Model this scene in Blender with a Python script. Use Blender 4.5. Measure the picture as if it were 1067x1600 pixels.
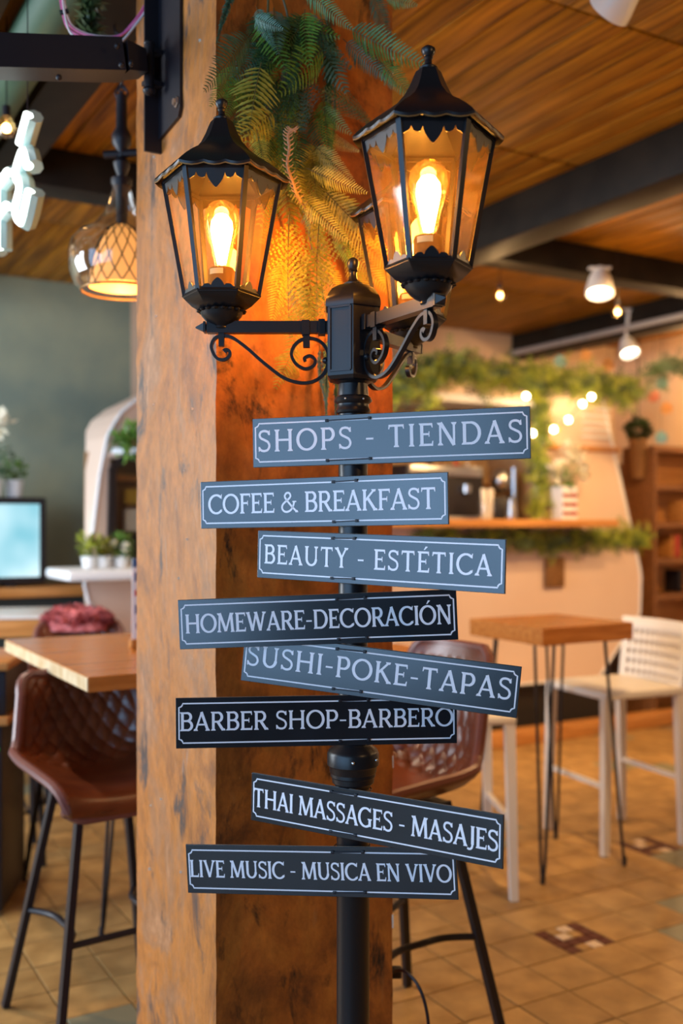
import bpy, bmesh, math, random
from math import sin, cos, pi, sqrt, atan2, hypot
from mathutils import Vector, Matrix
random.seed(7)
for o in list(bpy.data.objects): bpy.data.objects.remove(o)
scene = bpy.context.scene
C = scene.collection

# ------------------------------------------------------------------ camera, light, exposure
EYE = 1.45
F = 1600.0
cam_data = bpy.data.cameras.new('camera'); cam = bpy.data.objects.new('camera', cam_data); C.objects.link(cam)
cam.location = (0, 0, EYE); cam.rotation_euler = (pi / 2, 0, 0)
cam_data.sensor_fit = 'VERTICAL'; cam_data.sensor_height = 36; cam_data.sensor_width = 24
cam_data.lens = 36.0; cam_data.shift_y = 18 / 1600.0
cam_data.clip_start = 0.05; cam_data.clip_end = 60
cam_data.dof.use_dof = True; cam_data.dof.focus_distance = 1.80; cam_data.dof.aperture_fstop = 2.3
scene.camera = cam
scene.view_settings.view_transform = 'Standard'; scene.view_settings.look = 'None'
scene.view_settings.gamma = 1; scene.view_settings.use_curve_mapping = False
scene.view_settings.exposure = 0.12

world = bpy.data.worlds.new('world'); scene.world = world; world.use_nodes = True
bg = world.node_tree.nodes['Background']; bg.inputs[0].default_value = (0.66, 0.58, 0.52, 1); bg.inputs[1].default_value = 0.040

def area_light(name, loc, target, size, size_y, power, color):
    l = bpy.data.lights.new(name, 'AREA'); l.shape = 'RECTANGLE'; l.size = size; l.size_y = size_y
    l.energy = power; l.color = color
    o = bpy.data.objects.new(name, l); C.objects.link(o); o.location = loc
    o.rotation_euler = (Vector(target) - Vector(loc)).to_track_quat('-Z', 'Y').to_euler(); return o
def point_light(name, loc, power, color, r=0.05):
    l = bpy.data.lights.new(name, 'POINT'); l.energy = power; l.color = color; l.shadow_soft_size = r
    o = bpy.data.objects.new(name, l); C.objects.link(o); o.location = loc; return o
def spot_light(name, loc, target, power, color, angle, r=0.05):
    l = bpy.data.lights.new(name, 'SPOT'); l.energy = power; l.color = color; l.shadow_soft_size = r
    l.spot_size = math.radians(angle); l.spot_blend = 0.6
    o = bpy.data.objects.new(name, l); C.objects.link(o); o.location = loc
    o.rotation_euler = (Vector(target) - Vector(loc)).to_track_quat('-Z', 'Y').to_euler(); return o
# daylight through the shop windows behind and to the left of the photographer
area_light('window_daylight', (-2.7, -2.6, 1.75), (0, 1.84, 1.3), 3.0, 2.9, 120, (0.36, 0.63, 1.0))
area_light('window_daylight', (-3.8, -0.35, 1.75), (0, 1.84, 1.4), 2.4, 2.6, 75, (0.36, 0.63, 1.0))
area_light('side_window_daylight', (-4.8, 3.0, 1.8), (-1.6, 5.6, 1.5), 2.6, 2.0, 240, (0.82, 0.90, 1.0))
WARM = (1.0, 0.60, 0.26)
spot_light('ceiling_spot_glow', (1.75, 5.0, 2.75), (1.3, 6.6, 1.2), 120, WARM, 95, 0.06)
spot_light('ceiling_spot_glow', (2.6, 5.0, 2.75), (2.3, 7.2, 1.2), 140, WARM, 100, 0.06)
spot_light('ceiling_spot_glow', (1.0, 3.1, 2.85), (1.5, 3.6, 0.0), 130, WARM, 110, 0.06)
spot_light('ceiling_spot_glow', (0.2, 5.2, 2.8), (0.6, 6.0, 0.0), 110, WARM, 110, 0.06)
spot_light('ceiling_spot_glow', (-1.3, 3.4, 2.8), (-1.2, 4.0, 0.0), 90, (1.0, 0.80, 0.60), 110, 0.06)
point_light('back_wall_fill', (2.75, 7.75, 2.45), 28, WARM, 0.08)  # added fill without a fixture, brightens the right back wall
for p_ in ((0.858, 5.58, 2.62), (1.49, 5.58, 2.54), (2.3, 2.4, 2.2), (1.3, 0.6, 2.2), (3.2, 4.0, 2.3)):  # high ones sit at the hanging bulbs; low ones are unseen added fill
    point_light('bulb_and_fill_glow', p_, 4 if p_[2] > 2.5 else 20, WARM, 0.04)

# ------------------------------------------------------------------ coordinates
def at(px, py, d): return Vector(((px - 533.5) / F * d, d, EYE + (818 - py) / F * d))
RA = math.radians(30)
def room(n, s, z=0.0): return Vector((n * cos(RA) - s * sin(RA), n * sin(RA) + s * cos(RA), z))

# ------------------------------------------------------------------ materials
MATS = {}
def mat(name, col, rough=0.5, metal=0.0, col2=None, scale=8, stretch=(1, 1, 1), bump=0.0, bscale=60, vary=0.0,
        emit=None, estr=0, spec=0.5, coat=0.0, detail=6, lo=0.35, hi=0.65, col3=None, rough2=None):
    m = bpy.data.materials.new(name); m.use_nodes = True; nt = m.node_tree; N = nt.nodes; Lk = nt.links
    b = N['Principled BSDF']; b.inputs['Roughness'].default_value = rough; b.inputs['Metallic'].default_value = metal
    b.inputs['Base Color'].default_value = (*col, 1); b.inputs['Specular IOR Level'].default_value = spec
    b.inputs['Coat Weight'].default_value = coat
    if emit: b.inputs['Emission Color'].default_value = (*emit, 1); b.inputs['Emission Strength'].default_value = estr
    tc = N.new('ShaderNodeTexCoord'); mp = N.new('ShaderNodeMapping'); mp.inputs['Scale'].default_value = stretch
    Lk.new(tc.outputs['Object'], mp.inputs['Vector'])
    out = None
    if col2:
        nz = N.new('ShaderNodeTexNoise'); nz.inputs['Scale'].default_value = scale; nz.inputs['Detail'].default_value = detail
        Lk.new(mp.outputs[0], nz.inputs['Vector'])
        if vary:
            oi = N.new('ShaderNodeObjectInfo'); ad = N.new('ShaderNodeVectorMath'); ad.operation = 'ADD'
            sc = N.new('ShaderNodeMath'); sc.operation = 'MULTIPLY'; sc.inputs[1].default_value = 37.0
            Lk.new(oi.outputs['Random'], sc.inputs[0]); Lk.new(mp.outputs[0], ad.inputs[0]); Lk.new(sc.outputs[0], ad.inputs[1])
            Lk.new(ad.outputs[0], nz.inputs['Vector'])
        cr = N.new('ShaderNodeValToRGB'); cr.color_ramp.elements[0].position = lo; cr.color_ramp.elements[1].position = hi
        cr.color_ramp.elements[0].color = (*col, 1); cr.color_ramp.elements[1].color = (*col2, 1)
        if col3:
            e = cr.color_ramp.elements.new((lo + hi) / 2); e.color = (*col3, 1)
        Lk.new(nz.outputs['Fac'], cr.inputs[0]); out = cr.outputs[0]
        if rough2 is not None:
            mr = N.new('ShaderNodeMapRange'); mr.inputs['To Min'].default_value = rough; mr.inputs['To Max'].default_value = rough2
            Lk.new(nz.outputs['Fac'], mr.inputs['Value']); Lk.new(mr.outputs[0], b.inputs['Roughness'])
    if vary:
        oi2 = N.new('ShaderNodeObjectInfo'); hs = N.new('ShaderNodeHueSaturation')
        mr = N.new('ShaderNodeMapRange'); mr.inputs['To Min'].default_value = 1 - vary; mr.inputs['To Max'].default_value = 1 + vary
        Lk.new(oi2.outputs['Random'], mr.inputs['Value']); Lk.new(mr.outputs[0], hs.inputs['Value'])
        if out: Lk.new(out, hs.inputs['Color'])
        else: hs.inputs['Color'].default_value = (*col, 1)
        out = hs.outputs[0]
    if out: Lk.new(out, b.inputs['Base Color'])
    if bump:
        nb = N.new('ShaderNodeTexNoise'); nb.inputs['Scale'].default_value = bscale; nb.inputs['Detail'].default_value = 4
        Lk.new(mp.outputs[0], nb.inputs['Vector']); bp = N.new('ShaderNodeBump'); bp.inputs['Strength'].default_value = bump
        bp.inputs['Distance'].default_value = 0.01
        Lk.new(nb.outputs['Fac'], bp.inputs['Height']); Lk.new(bp.outputs[0], b.inputs['Normal'])
    MATS[name] = m; return m
def glass(name, tint=(1, 1, 1), refl=0.08, rough=0.02, edge=0.35, haze=0.0, hcol=(1, 1, 1)):
    m = bpy.data.materials.new(name); m.use_nodes = True; nt = m.node_tree; N = nt.nodes; Lk = nt.links
    N.remove(N['Principled BSDF']); o = N['Material Output']
    t = N.new('ShaderNodeBsdfTransparent'); t.inputs[0].default_value = (*tint, 1)
    g = N.new('ShaderNodeBsdfGlossy'); g.inputs['Roughness'].default_value = rough
    lw = N.new('ShaderNodeLayerWeight'); lw.inputs[0].default_value = 0.25
    mr = N.new('ShaderNodeMapRange'); mr.inputs['To Min'].default_value = refl; mr.inputs['To Max'].default_value = edge
    mx = N.new('ShaderNodeMixShader'); Lk.new(lw.outputs['Facing'], mr.inputs['Value']); Lk.new(mr.outputs[0], mx.inputs[0])
    Lk.new(t.outputs[0], mx.inputs[1]); Lk.new(g.outputs[0], mx.inputs[2]); last = mx
    if haze:   # tinted translucency put in so lit glass seems to glow
        tl = N.new('ShaderNodeBsdfTranslucent'); tl.inputs[0].default_value = (*hcol, 1); m2 = N.new('ShaderNodeMixShader'); m2.inputs[0].default_value = haze
        Lk.new(mx.outputs[0], m2.inputs[1]); Lk.new(tl.outputs[0], m2.inputs[2]); last = m2
    Lk.new(last.outputs[0], o.inputs['Surface'])
    MATS[name] = m; return m
def emitter(name, col, s):
    m = bpy.data.materials.new(name); m.use_nodes = True; nt = m.node_tree; N = nt.nodes
    N.remove(N['Principled BSDF']); e = N.new('ShaderNodeEmission'); e.inputs[0].default_value = (*col, 1); e.inputs[1].default_value = s
    nt.links.new(e.outputs[0], N['Material Output'].inputs['Surface']); MATS[name] = m; return m
BLK = mat('black_iron', (0.010, 0.010, 0.012), 0.34, 0.0, bump=0.01, bscale=300, spec=0.38)
BLKP = mat('black_powder_coat', (0.012, 0.010, 0.014), 0.45, spec=0.4)
STEEL = mat('steel', (0.55, 0.56, 0.58), 0.28, 1.0)
GOLD = mat('worn_lantern_edge', (0.30, 0.16, 0.05), 0.4, 0.6)
def column_mat(name, cols, dark, pale, sc, darkthr, finev):
    m = bpy.data.materials.new(name); m.use_nodes = True; nt = m.node_tree; N = nt.nodes; Lk = nt.links; b = N['Principled BSDF']
    tc = N.new('ShaderNodeTexCoord')
    def noise(scale, st, detail=8, dist=0.0, off=0.0, rough=.6):
        mp = N.new('ShaderNodeMapping'); mp.inputs['Scale'].default_value = st; mp.inputs['Location'].default_value = (off, off*.7, off*.3); Lk.new(tc.outputs['Object'], mp.inputs['Vector'])
        n = N.new('ShaderNodeTexNoise'); n.inputs['Scale'].default_value = scale; n.inputs['Detail'].default_value = detail; n.inputs['Distortion'].default_value = dist; n.inputs['Roughness'].default_value = rough
        Lk.new(mp.outputs[0], n.inputs['Vector']); return n.outputs['Fac']
    def ramp(f, stops):
        r = N.new('ShaderNodeValToRGB'); e = r.color_ramp.elements
        e[0].position = stops[0][0]; e[0].color = (*stops[0][1], 1); e[1].position = stops[-1][0]; e[1].color = (*stops[-1][1], 1)
        for p, c in stops[1:-1]: x = e.new(p); x.color = (*c, 1)
        Lk.new(f, r.inputs[0]); return r.outputs[0]
    def mix(f, a, c, mode='MIX', fac=None):
        x = N.new('ShaderNodeMix'); x.data_type = 'RGBA'; x.blend_type = mode
        if f is not None: Lk.new(f, x.inputs['Factor'])
        else: x.inputs['Factor'].default_value = fac
        Lk.new(a, x.inputs['A'])
        if isinstance(c, tuple): x.inputs['B'].default_value = (*c, 1)
        else: Lk.new(c, x.inputs['B'])
        return x.outputs['Result']
    base = ramp(noise(sc, (1.3, 1.3, .78), 12, .5, 0.0, .70), [(.30 + .40*i/(len(cols)-1), c) for i, c in enumerate(cols)])
    fine = ramp(noise(20, (1.2, 1.2, .85), 10, .2, 3.1, .78), [(.3, (1 - finev,)*3), (.7, (1 + finev*.6,)*3)])
    c = mix(None, base, fine, 'MULTIPLY', 1.0)
    bw = lambda f, a, d: ramp(f, [(a, (0, 0, 0)), (d, (1, 1, 1))])
    c = mix(bw(noise(6.5, (1.4, 1.4, .62), 10, .5, 9.0, .70), darkthr, darkthr + .10), c, dark)
    c = mix(bw(noise(9, (1.5, 1.5, .35), 10, .6, 17.0, .7), .62, .74), c, pale)
    c = mix(bw(noise(60, (1, 1, .5), 4, 0, 23.0), .72, .76), c, tuple(min(1, v*1.3) for v in pale))
    Lk.new(c, b.inputs['Base Color'])
    mr = N.new('ShaderNodeMapRange'); mr.inputs['To Min'].default_value = .30; mr.inputs['To Max'].default_value = .62; f3 = noise(14, (1, 1, .6), 6, 0, 5.0); Lk.new(f3, mr.inputs['Value']); Lk.new(mr.outputs[0], b.inputs['Roughness'])
    bp = N.new('ShaderNodeBump'); bp.inputs['Strength'].default_value = .35; bp.inputs['Distance'].default_value = .006; Lk.new(noise(38, (1, 1, .5), 8, .4, 2.0, .7), bp.inputs['Height']); Lk.new(bp.outputs[0], b.inputs['Normal'])
    MATS[name] = m; return m
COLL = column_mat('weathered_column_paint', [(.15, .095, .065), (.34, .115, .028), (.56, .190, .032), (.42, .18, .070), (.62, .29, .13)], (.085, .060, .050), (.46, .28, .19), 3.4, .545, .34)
COLR = column_mat('lantern_lit_column_paint', [(.09, .030, .009), (.26, .070, .011), (.46, .125, .015), (.54, .165, .020), (.36, .15, .026)], (.020, .010, .006), (.40, .17, .05), 3.8, .555, .40)  # same rust-effect paint, with lantern light put into its deeper orange
CHIP = mat('bare_plaster', (0.72, 0.58, 0.42), 0.8)
SIGN = mat('black_sign_board', (0.006, 0.008, 0.012), 0.22, 0, (0.011, 0.014, 0.020), 14, spec=0.8)
SIGNE = mat('sign_board_edge', (0.30, 0.24, 0.18), 0.6)
WHITEP = mat('white_sign_paint', (0.90, 0.88, 0.93), 0.40)
SLAT = mat('stained_ceiling_slats', (0.12, 0.045, 0.004), 0.5, 0, (0.50, 0.215, 0.014), 3.2, (13, 0.7, 8), 0.2, 60, spec=0.15, vary=0.14, detail=7, lo=0.3, hi=0.7)
CEILB = mat('ceiling_backing', (0.07, 0.03, 0.01), 0.7)
BEAM = mat('dark_beam_paint', (0.012, 0.008, 0.005), 0.6, 0, (0.022, 0.015, 0.009), 6, spec=0.2)
DUCT = mat('green_duct_paint', (0.045, 0.10, 0.060), 0.5)
PIPE = mat('grey_conduit', (0.42, 0.40, 0.38), 0.4, 0.2)
WALLG = mat('grey_green_plaster', (0.20, 0.25, 0.20), 0.8, 0, (0.34, 0.36, 0.24), 1.6, (1, 1, 1), 0.15, 20, detail=8)
WALLC = mat('cream_plaster', (0.62, 0.46, 0.32), 0.8, 0, (0.72, 0.55, 0.40), 2.0)
TILE = mat('ochre_floor_tile', (0.27, 0.150, 0.045), 0.45, 0, (0.48, 0.29, 0.10), 9.0, (1, 1, 1), 0.05, 30, vary=0.12, detail=7, lo=0.3, hi=0.7)
GROUT = mat('floor_grout', (0.30, 0.20, 0.10), 0.8)
MOSR = mat('dark_red_mosaic', (0.10, 0.022, 0.012), 0.4)
MOSW = mat('cream_mosaic', (0.72, 0.56, 0.38), 0.4)
GRYT = mat('grey_green_tile', (0.22, 0.21, 0.13), 0.4)
WOODT = mat('oak_table_top', (0.34, 0.115, 0.020), 0.26, 0, (0.54, 0.22, 0.05), 4, (1.0, 12, 12), 0.05, 60, detail=6, lo=0.3, hi=0.7)
WOODE = mat('pale_table_edge', (0.62, 0.42, 0.20), 0.5, 0, (0.78, 0.62, 0.38), 22, (1, 1, 0.6), 0.1, 60)
WOODO = mat('orange_wood', (0.46, 0.19, 0.045), 0.4, 0, (0.60, 0.28, 0.08), 4, (1, 10, 10))
WOODD = mat('dark_shelf_wood', (0.16, 0.065, 0.022), 0.5, 0, (0.28, 0.12, 0.04), 5, (1, 8, 8))
LEATH = mat('brown_leather', (0.085, 0.019, 0.007), 0.30, 0, (0.16, 0.042, 0.014), 7, bump=0.08, bscale=260, detail=5, spec=0.6)
PIPING = mat('leather_piping', (0.16, 0.06, 0.05), 0.35)
WPLAS = mat('white_plastic', (0.78, 0.74, 0.68), 0.4)
CARAV = mat('cream_caravan_paint', (0.76, 0.57, 0.45), 0.38, 0, (0.80, 0.62, 0.50), 1.5)
CARAW = mat('white_laminate', (0.80, 0.83, 0.86), 0.35)
DARK = mat('dark_interior', (0.020, 0.014, 0.010), 0.6)
TAN = mat('tan_panel', (0.36, 0.22, 0.11), 0.6, 0, (0.46, 0.30, 0.16), 5)
TEAL = mat('dark_teal_paint', (0.025, 0.040, 0.042), 0.6)
PANE = glass('lantern_glass', (0.98, 0.86, 0.66), 0.05, 0.03, 0.28, .018, (1, .62, .28))  # amber tint and haze put the lamp's glow into the panes
BULBG = glass('amber_bulb_glass', (1.0, 0.84, 0.5), 0.05, 0.02, 0.5, .010, (1, .6, .25))
CLEAR = glass('clear_glass', (0.95, 0.96, 0.95), 0.06, 0.04, 0.9, .02, (1, 1, 1))
FILA = emitter('filament_glow', (1.0, 0.50, 0.12), 230)
SOCK = mat('brass_socket', (0.22, 0.11, 0.04), 0.4, 0.3)
LABEL = mat('cream_label', (0.85, 0.78, 0.62), 0.6)
NEON = emitter('white_neon', (0.92, 1.0, 0.96), 5.0)
ACRY = mat('frosted_acrylic', (0.45, 0.62, 0.55), 0.25)
WARMB = emitter('warm_bulb', (1.0, 0.62, 0.28), 45)
WARMP = emitter('warm_pendant_bulb', (1.0, 0.50, 0.16), 55)
SPOTE = emitter('spot_lens', (1.0, 0.82, 0.60), 9)
AMBERG = mat('amber_shade_glass', (0.70, 0.30, 0.10), 0.3, emit=(1.0, 0.42, 0.10), estr=0.9)
SCREEN = None
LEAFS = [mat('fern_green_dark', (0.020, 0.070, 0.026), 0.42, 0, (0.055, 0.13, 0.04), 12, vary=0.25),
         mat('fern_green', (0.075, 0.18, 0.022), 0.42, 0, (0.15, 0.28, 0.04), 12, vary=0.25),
         mat('fern_olive', (0.26, 0.25, 0.03), 0.45, 0, (0.42, 0.38, 0.06), 12, vary=0.22),  # yellower leaf for the lower fronds, lantern light put into the colour
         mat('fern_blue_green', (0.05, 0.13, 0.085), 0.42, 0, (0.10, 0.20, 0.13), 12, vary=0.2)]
STEM = mat('fern_stem', (0.10, 0.09, 0.03), 0.5)
CURL = mat('beige_fern_stalk', (0.42, 0.25, 0.13), 0.5)
GARL = mat('garland_leaf', (0.12, 0.19, 0.012), 0.5, 0, (0.40, 0.44, 0.035), 9, vary=0.2)
GARD = mat('dark_garland_leaf', (0.02, 0.045, 0.015), 0.5, 0, (0.05, 0.09, 0.025), 9)
FLW = mat('white_petals', (0.92, 0.88, 0.70), 0.5)
PINK = mat('pink_fluff', (0.30, 0.035, 0.035), 0.8, 0, (0.72, 0.22, 0.22), 26, (1, 1, 1), 0.3, 40, lo=0.4, hi=0.6)
CABP = mat('pink_cable', (0.62, 0.12, 0.30), 0.35)
CABW = mat('white_cable', (0.70, 0.60, 0.58), 0.35)
WICK = mat('wicker', (0.14, 0.06, 0.015), 0.7, 0, (0.30, 0.14, 0.04), 60, (1, 1, 2), 0.5, 80)
POT = mat('white_pot', (0.72, 0.74, 0.76), 0.4)
BLUEP = mat('blue_print', (0.05, 0.12, 0.28), 0.5)
REDP = mat('red_print', (0.50, 0.06, 0.05), 0.5)
YELP = mat('yellow_print', (0.62, 0.42, 0.04), 0.5)
GRNL = emitter('green_led', (0.02, 0.8, 0.08), 1.5)
BLUL = emitter('blue_led', (0.03, 0.25, 1.0), 8)
PAPT = mat('teal_paper', (0.25, 0.50, 0.52), 0.6)
PAPO = mat('orange_paper', (0.80, 0.40, 0.12), 0.6)
PAPR = mat('coral_paper', (0.70, 0.25, 0.16), 0.6)

# ------------------------------------------------------------------ mesh builder
class MB:
    def __init__(s): s.v = []; s.f = []; s.m = []; s.mats = []; s.cur = 0
    def use(s, m):
        if m not in s.mats: s.mats.append(m)
        s.cur = s.mats.index(m); return s
    def add(s, vs, fs, M=None):
        b = len(s.v)
        for p in vs:
            p = Vector(p); s.v.append(M @ p if M else p)
        for f in fs: s.f.append([b + i for i in f]); s.m.append(s.cur)
        return s
    def box(s, c, size, M=None, taper=1.0):
        x, y, z = (d / 2 for d in size); c = Vector(c); t = taper
        vs = [c + Vector(p) for p in ((-x*t, -y*t, -z), (x*t, -y*t, -z), (x*t, y*t, -z), (-x*t, y*t, -z), (-x, -y, z), (x, -y, z), (x, y, z), (-x, y, z))]
        return s.add(vs, ((0, 3, 2, 1), (4, 5, 6, 7), (0, 1, 5, 4), (1, 2, 6, 5), (2, 3, 7, 6), (3, 0, 4, 7)), M)
    def bevbox(s, c, size, b, M=None):
        bm = bmesh.new(); bmesh.ops.create_cube(bm, size=1)
        for v in bm.verts: v.co = Vector((v.co.x * size[0], v.co.y * size[1], v.co.z * size[2])) + Vector(c)
        bmesh.ops.bevel(bm, geom=list(bm.edges), offset=b, segments=2, affect='EDGES', profile=0.5)
        bm.verts.index_update()
        s.add([v.co.copy() for v in bm.verts], [[v.index for v in f.verts] for f in bm.faces], M); bm.free(); return s
    def bar(s, a, b, w, h, up=(0, 0, 1), w2=None, h2=None):
        a = Vector(a); b = Vector(b); d = (b - a).normalized(); u = Vector(up)
        x = d.cross(u)
        if x.length < 1e-4: x = d.cross(Vector((1, 0, 0)))
        x.normalize(); y = x.cross(d).normalized(); w2 = w if w2 is None else w2; h2 = h if h2 is None else h2
        vs = [a - x*w/2 - y*h/2, a + x*w/2 - y*h/2, a + x*w/2 + y*h/2, a - x*w/2 + y*h/2,
              b - x*w2/2 - y*h2/2, b + x*w2/2 - y*h2/2, b + x*w2/2 + y*h2/2, b - x*w2/2 + y*h2/2]
        return s.add(vs, ((0, 1, 2, 3), (7, 6, 5, 4), (0, 4, 5, 1), (1, 5, 6, 2), (2, 6, 7, 3), (3, 7, 4, 0)))
    def tube(s, pts, r, n=8, caps=True, closed=False):
        pts = [Vector(p) for p in pts]; k = len(pts); b = len(s.v); up = None
        rs = r if isinstance(r, (list, tuple)) else [r] * k
        for i, p in enumerate(pts):
            if closed: t = (pts[(i + 1) % k] - pts[i - 1])
            else: t = pts[min(i + 1, k - 1)] - pts[max(i - 1, 0)]
            t.normalize()
            if up is None:
                up = Vector((0, 0, 1)) if abs(t.z) < 0.9 else Vector((1, 0, 0))
            x = t.cross(up).normalized(); up = x.cross(t).normalized()
            for j in range(n):
                a = 2 * pi * j / n; s.v.append(p + x * cos(a) * rs[i] + up * sin(a) * rs[i])
        rng = k if closed else k - 1
        for i in range(rng):
            i2 = (i + 1) % k
            for j in range(n):
                j2 = (j + 1) % n; s.f.append([b + i*n + j, b + i*n + j2, b + i2*n + j2, b + i2*n + j]); s.m.append(s.cur)
        if caps and not closed:
            s.f.append([b + j for j in range(n)][::-1]); s.m.append(s.cur)
            s.f.append([b + (k-1)*n + j for j in range(n)]); s.m.append(s.cur)
        return s
    def lathe(s, prof, n=24, c=(0, 0, 0), M=None, rot=0.0, caps=True):
        b = len(s.v); c = Vector(c)
        for r, z in prof:
            for j in range(n):
                a = rot + 2 * pi * j / n; p = c + Vector((r * cos(a), r * sin(a), z)); s.v.append(M @ p if M else p)
        k = len(prof)
        for i in range(k - 1):
            for j in range(n):
                j2 = (j + 1) % n; s.f.append([b + i*n + j, b + i*n + j2, b + (i+1)*n + j2, b + (i+1)*n + j]); s.m.append(s.cur)
        if caps:
            s.f.append([b + j for j in range(n)][::-1]); s.m.append(s.cur); s.f.append([b + (k-1)*n + j for j in range(n)]); s.m.append(s.cur)
        return s
    def ball(s, c, r, n=12, sz=1.0):
        k = max(6, n // 2)
        return s.lathe([(max(1e-5, r * sin(pi * i / k)), -r * sz * cos(pi * i / k)) for i in range(k + 1)], n, c, caps=False)
    def prism(s, poly, y0, y1, M=None):   # polygon in xz, thickness in y
        k = len(poly); vs = [(p[0], y0, p[1]) for p in poly] + [(p[0], y1, p[1]) for p in poly]
        fs = [list(range(k)), list(range(2*k - 1, k - 1, -1))] + [[i, i + k, (i + 1) % k + k, (i + 1) % k] for i in range(k)]
        return s.add(vs, fs, M)
    def strip(s, pts, w, t, M=None):   # flat-bar swept in the xz plane: w across y, t in plane
        k = len(pts); b = []
        for i, p in enumerate(pts):
            q0 = pts[max(0, i - 1)]; q1 = pts[min(k - 1, i + 1)]; dx = q1[0] - q0[0]; dz = q1[1] - q0[1]; L = hypot(dx, dz) or 1
            nx, nz = -dz / L, dx / L; tt = t[i] if isinstance(t, list) else t
            b += [(p[0] + nx*tt/2, -w/2, p[1] + nz*tt/2), (p[0] + nx*tt/2, w/2, p[1] + nz*tt/2), (p[0] - nx*tt/2, w/2, p[1] - nz*tt/2), (p[0] - nx*tt/2, -w/2, p[1] - nz*tt/2)]
        fs = [[i*4 + j, i*4 + (j+1) % 4, i*4 + 4 + (j+1) % 4, i*4 + 4 + j] for i in range(k - 1) for j in range(4)]
        fs += [[0, 3, 2, 1], [(k-1)*4 + j for j in range(4)]]
        return s.add(b, fs, M)
    def build(s, name, m=None, parent=None, smooth=True, angle=35):
        me = bpy.data.meshes.new(name); me.from_pydata([tuple(v) for v in s.v], [], s.f)
        ms = s.mats if s.mats else [m]
        for x in ms: me.materials.append(x)
        if s.mats: me.polygons.foreach_set('material_index', s.m)
        bm = bmesh.new(); bm.from_mesh(me); bmesh.ops.recalc_face_normals(bm, faces=bm.faces); bm.to_mesh(me); bm.free()
        if smooth:
            me.shade_smooth(); me.set_sharp_from_angle(angle=math.radians(angle))
        me.update()
        o = bpy.data.objects.new(name, me); C.objects.link(o)
        if parent: o.parent = parent
        return o
def tag(o, label=None, cat=None, group=None, kind=None):
    if label: o['label'] = label
    if cat: o['category'] = cat
    if group: o['group'] = group
    if kind: o['kind'] = kind
    return o
def thing(name, label, cat, loc=(0, 0, 0), rz=0.0, group=None):
    o = bpy.data.objects.new(name, None); C.objects.link(o); o.empty_display_size = 0.1
    o.location = loc; o.rotation_euler = (0, 0, rz); return tag(o, label, cat, group)
def crom(pts, sub=6):
    P = [Vector(p) for p in pts]; out = []
    for i in range(len(P) - 1):
        p0 = P[max(i-1, 0)]; p1 = P[i]; p2 = P[i+1]; p3 = P[min(i+2, len(P)-1)]
        for k in range(sub):
            t = k / sub; out.append(0.5 * ((2*p1) + (p2 - p0)*t + (2*p0 - 5*p1 + 4*p2 - p3)*t*t + (3*p1 - p0 - 3*p2 + p3)*t**3))
    out.append(P[-1]); return out

# ------------------------------------------------------------------ setting: floor
CEIL = 3.0
floor = MB().box((0, 0, -0.06), (11, 11, 0.10)).build('floor', GROUT); tag(floor, kind='structure')
floor.location = room(1.2, 3.0); floor.rotation_euler = (0, 0, RA)
TS = 0.20
def tile_mesh(m, sz, h=0.008):
    b = MB(); g = sz / 2 - 0.0022; e = g - 0.002
    b.add([(-g, -g, -h), (g, -g, -h), (g, g, -h), (-g, g, -h), (-g, -g, -.0015), (g, -g, -.0015), (g, g, -.0015), (-g, g, -.0015), (-e, -e, 0), (e, -e, 0), (e, e, 0), (-e, e, 0)],
          [(8, 9, 10, 11)] + [(i, (i+1) % 4, (i+1) % 4 + 4, i + 4) for i in range(4)] + [(i + 4, (i+1) % 4 + 4, (i+1) % 4 + 8, i + 8) for i in range(4)])
    o = b.build('tile', m, smooth=False); me = o.data; bpy.data.objects.remove(o); return me
tm = tile_mesh(TILE, TS); tg = tile_mesh(GRYT, TS); mr_ = tile_mesh(MOSR, TS / 4); mw_ = tile_mesh(MOSW, TS / 4)
mt_ = tile_mesh(TILE, TS / 4)
cells = []
for i in range(-24, 28):
    for j in range(-8, 32):
        n, s = (i + .5) * TS, (j + .5) * TS
        p = room(n, s)
        if p.y < 0.6: cells.append((1e3, n, s, False)); continue
        px = 533.5 + p.x / p.y * F; py = 818 + EYE / p.y * F
        vis = -25 < px < 1092 and py < 1650 and not (215 < px < 612)
        cells.append((p.y, n, s, vis))
def near_px(n, s):
    p = room(n, s); return 533.5 + p.x / p.y * F, 818 + EYE / p.y * F
cells.sort(); count = 0; rest = MB(); rest.use(TILE)
MOS = [(912, 1448), (1000, 1312)]
mos_cells = set()
for q in MOS:
    best = min((c for c in cells if c[3]), key=lambda c: hypot(near_px(c[1], c[2])[0] - q[0], (near_px(c[1], c[2])[1] - q[1]) * 1.6)); mos_cells.add((best[1], best[2]))
inv = Matrix.Rotation(-RA, 4, 'Z') @ Matrix.Translation(-floor.location)
for d, n, s, vis in cells:
    p = inv @ room(n, s, 0.0)
    if (n, s) in mos_cells:
        for a in range(4):
            for b in range(4):
                o = bpy.data.objects.new('mosaic_tile', [mr_, mw_, mt_][(a * 5 + b * 3 + a * b) % 3]); C.objects.link(o); o.parent = floor
                o.location = p + Vector(((a - 1.5) * TS / 4, (b - 1.5) * TS / 4, 0))
        continue
    if vis and count < 250:
        count += 1
        o = bpy.data.objects.new('tile', tg if random.random() < .05 else tm); C.objects.link(o); o.parent = floor
        o.location = p + Vector((0, 0, random.uniform(-.0006, .0006)))
    else:
        g = TS / 2 - 0.0022
        rest.add([p + Vector(q) for q in ((-g, -g, 0), (g, -g, 0), (g, g, 0), (-g, g, 0), (-g, -g, -.01), (g, -g, -.01), (g, g, -.01), (-g, g, -.01))],
                 [(0, 1, 2, 3), (0, 4, 5, 1), (1, 5, 6, 2), (2, 6, 7, 3), (3, 7, 4, 0)])
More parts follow.
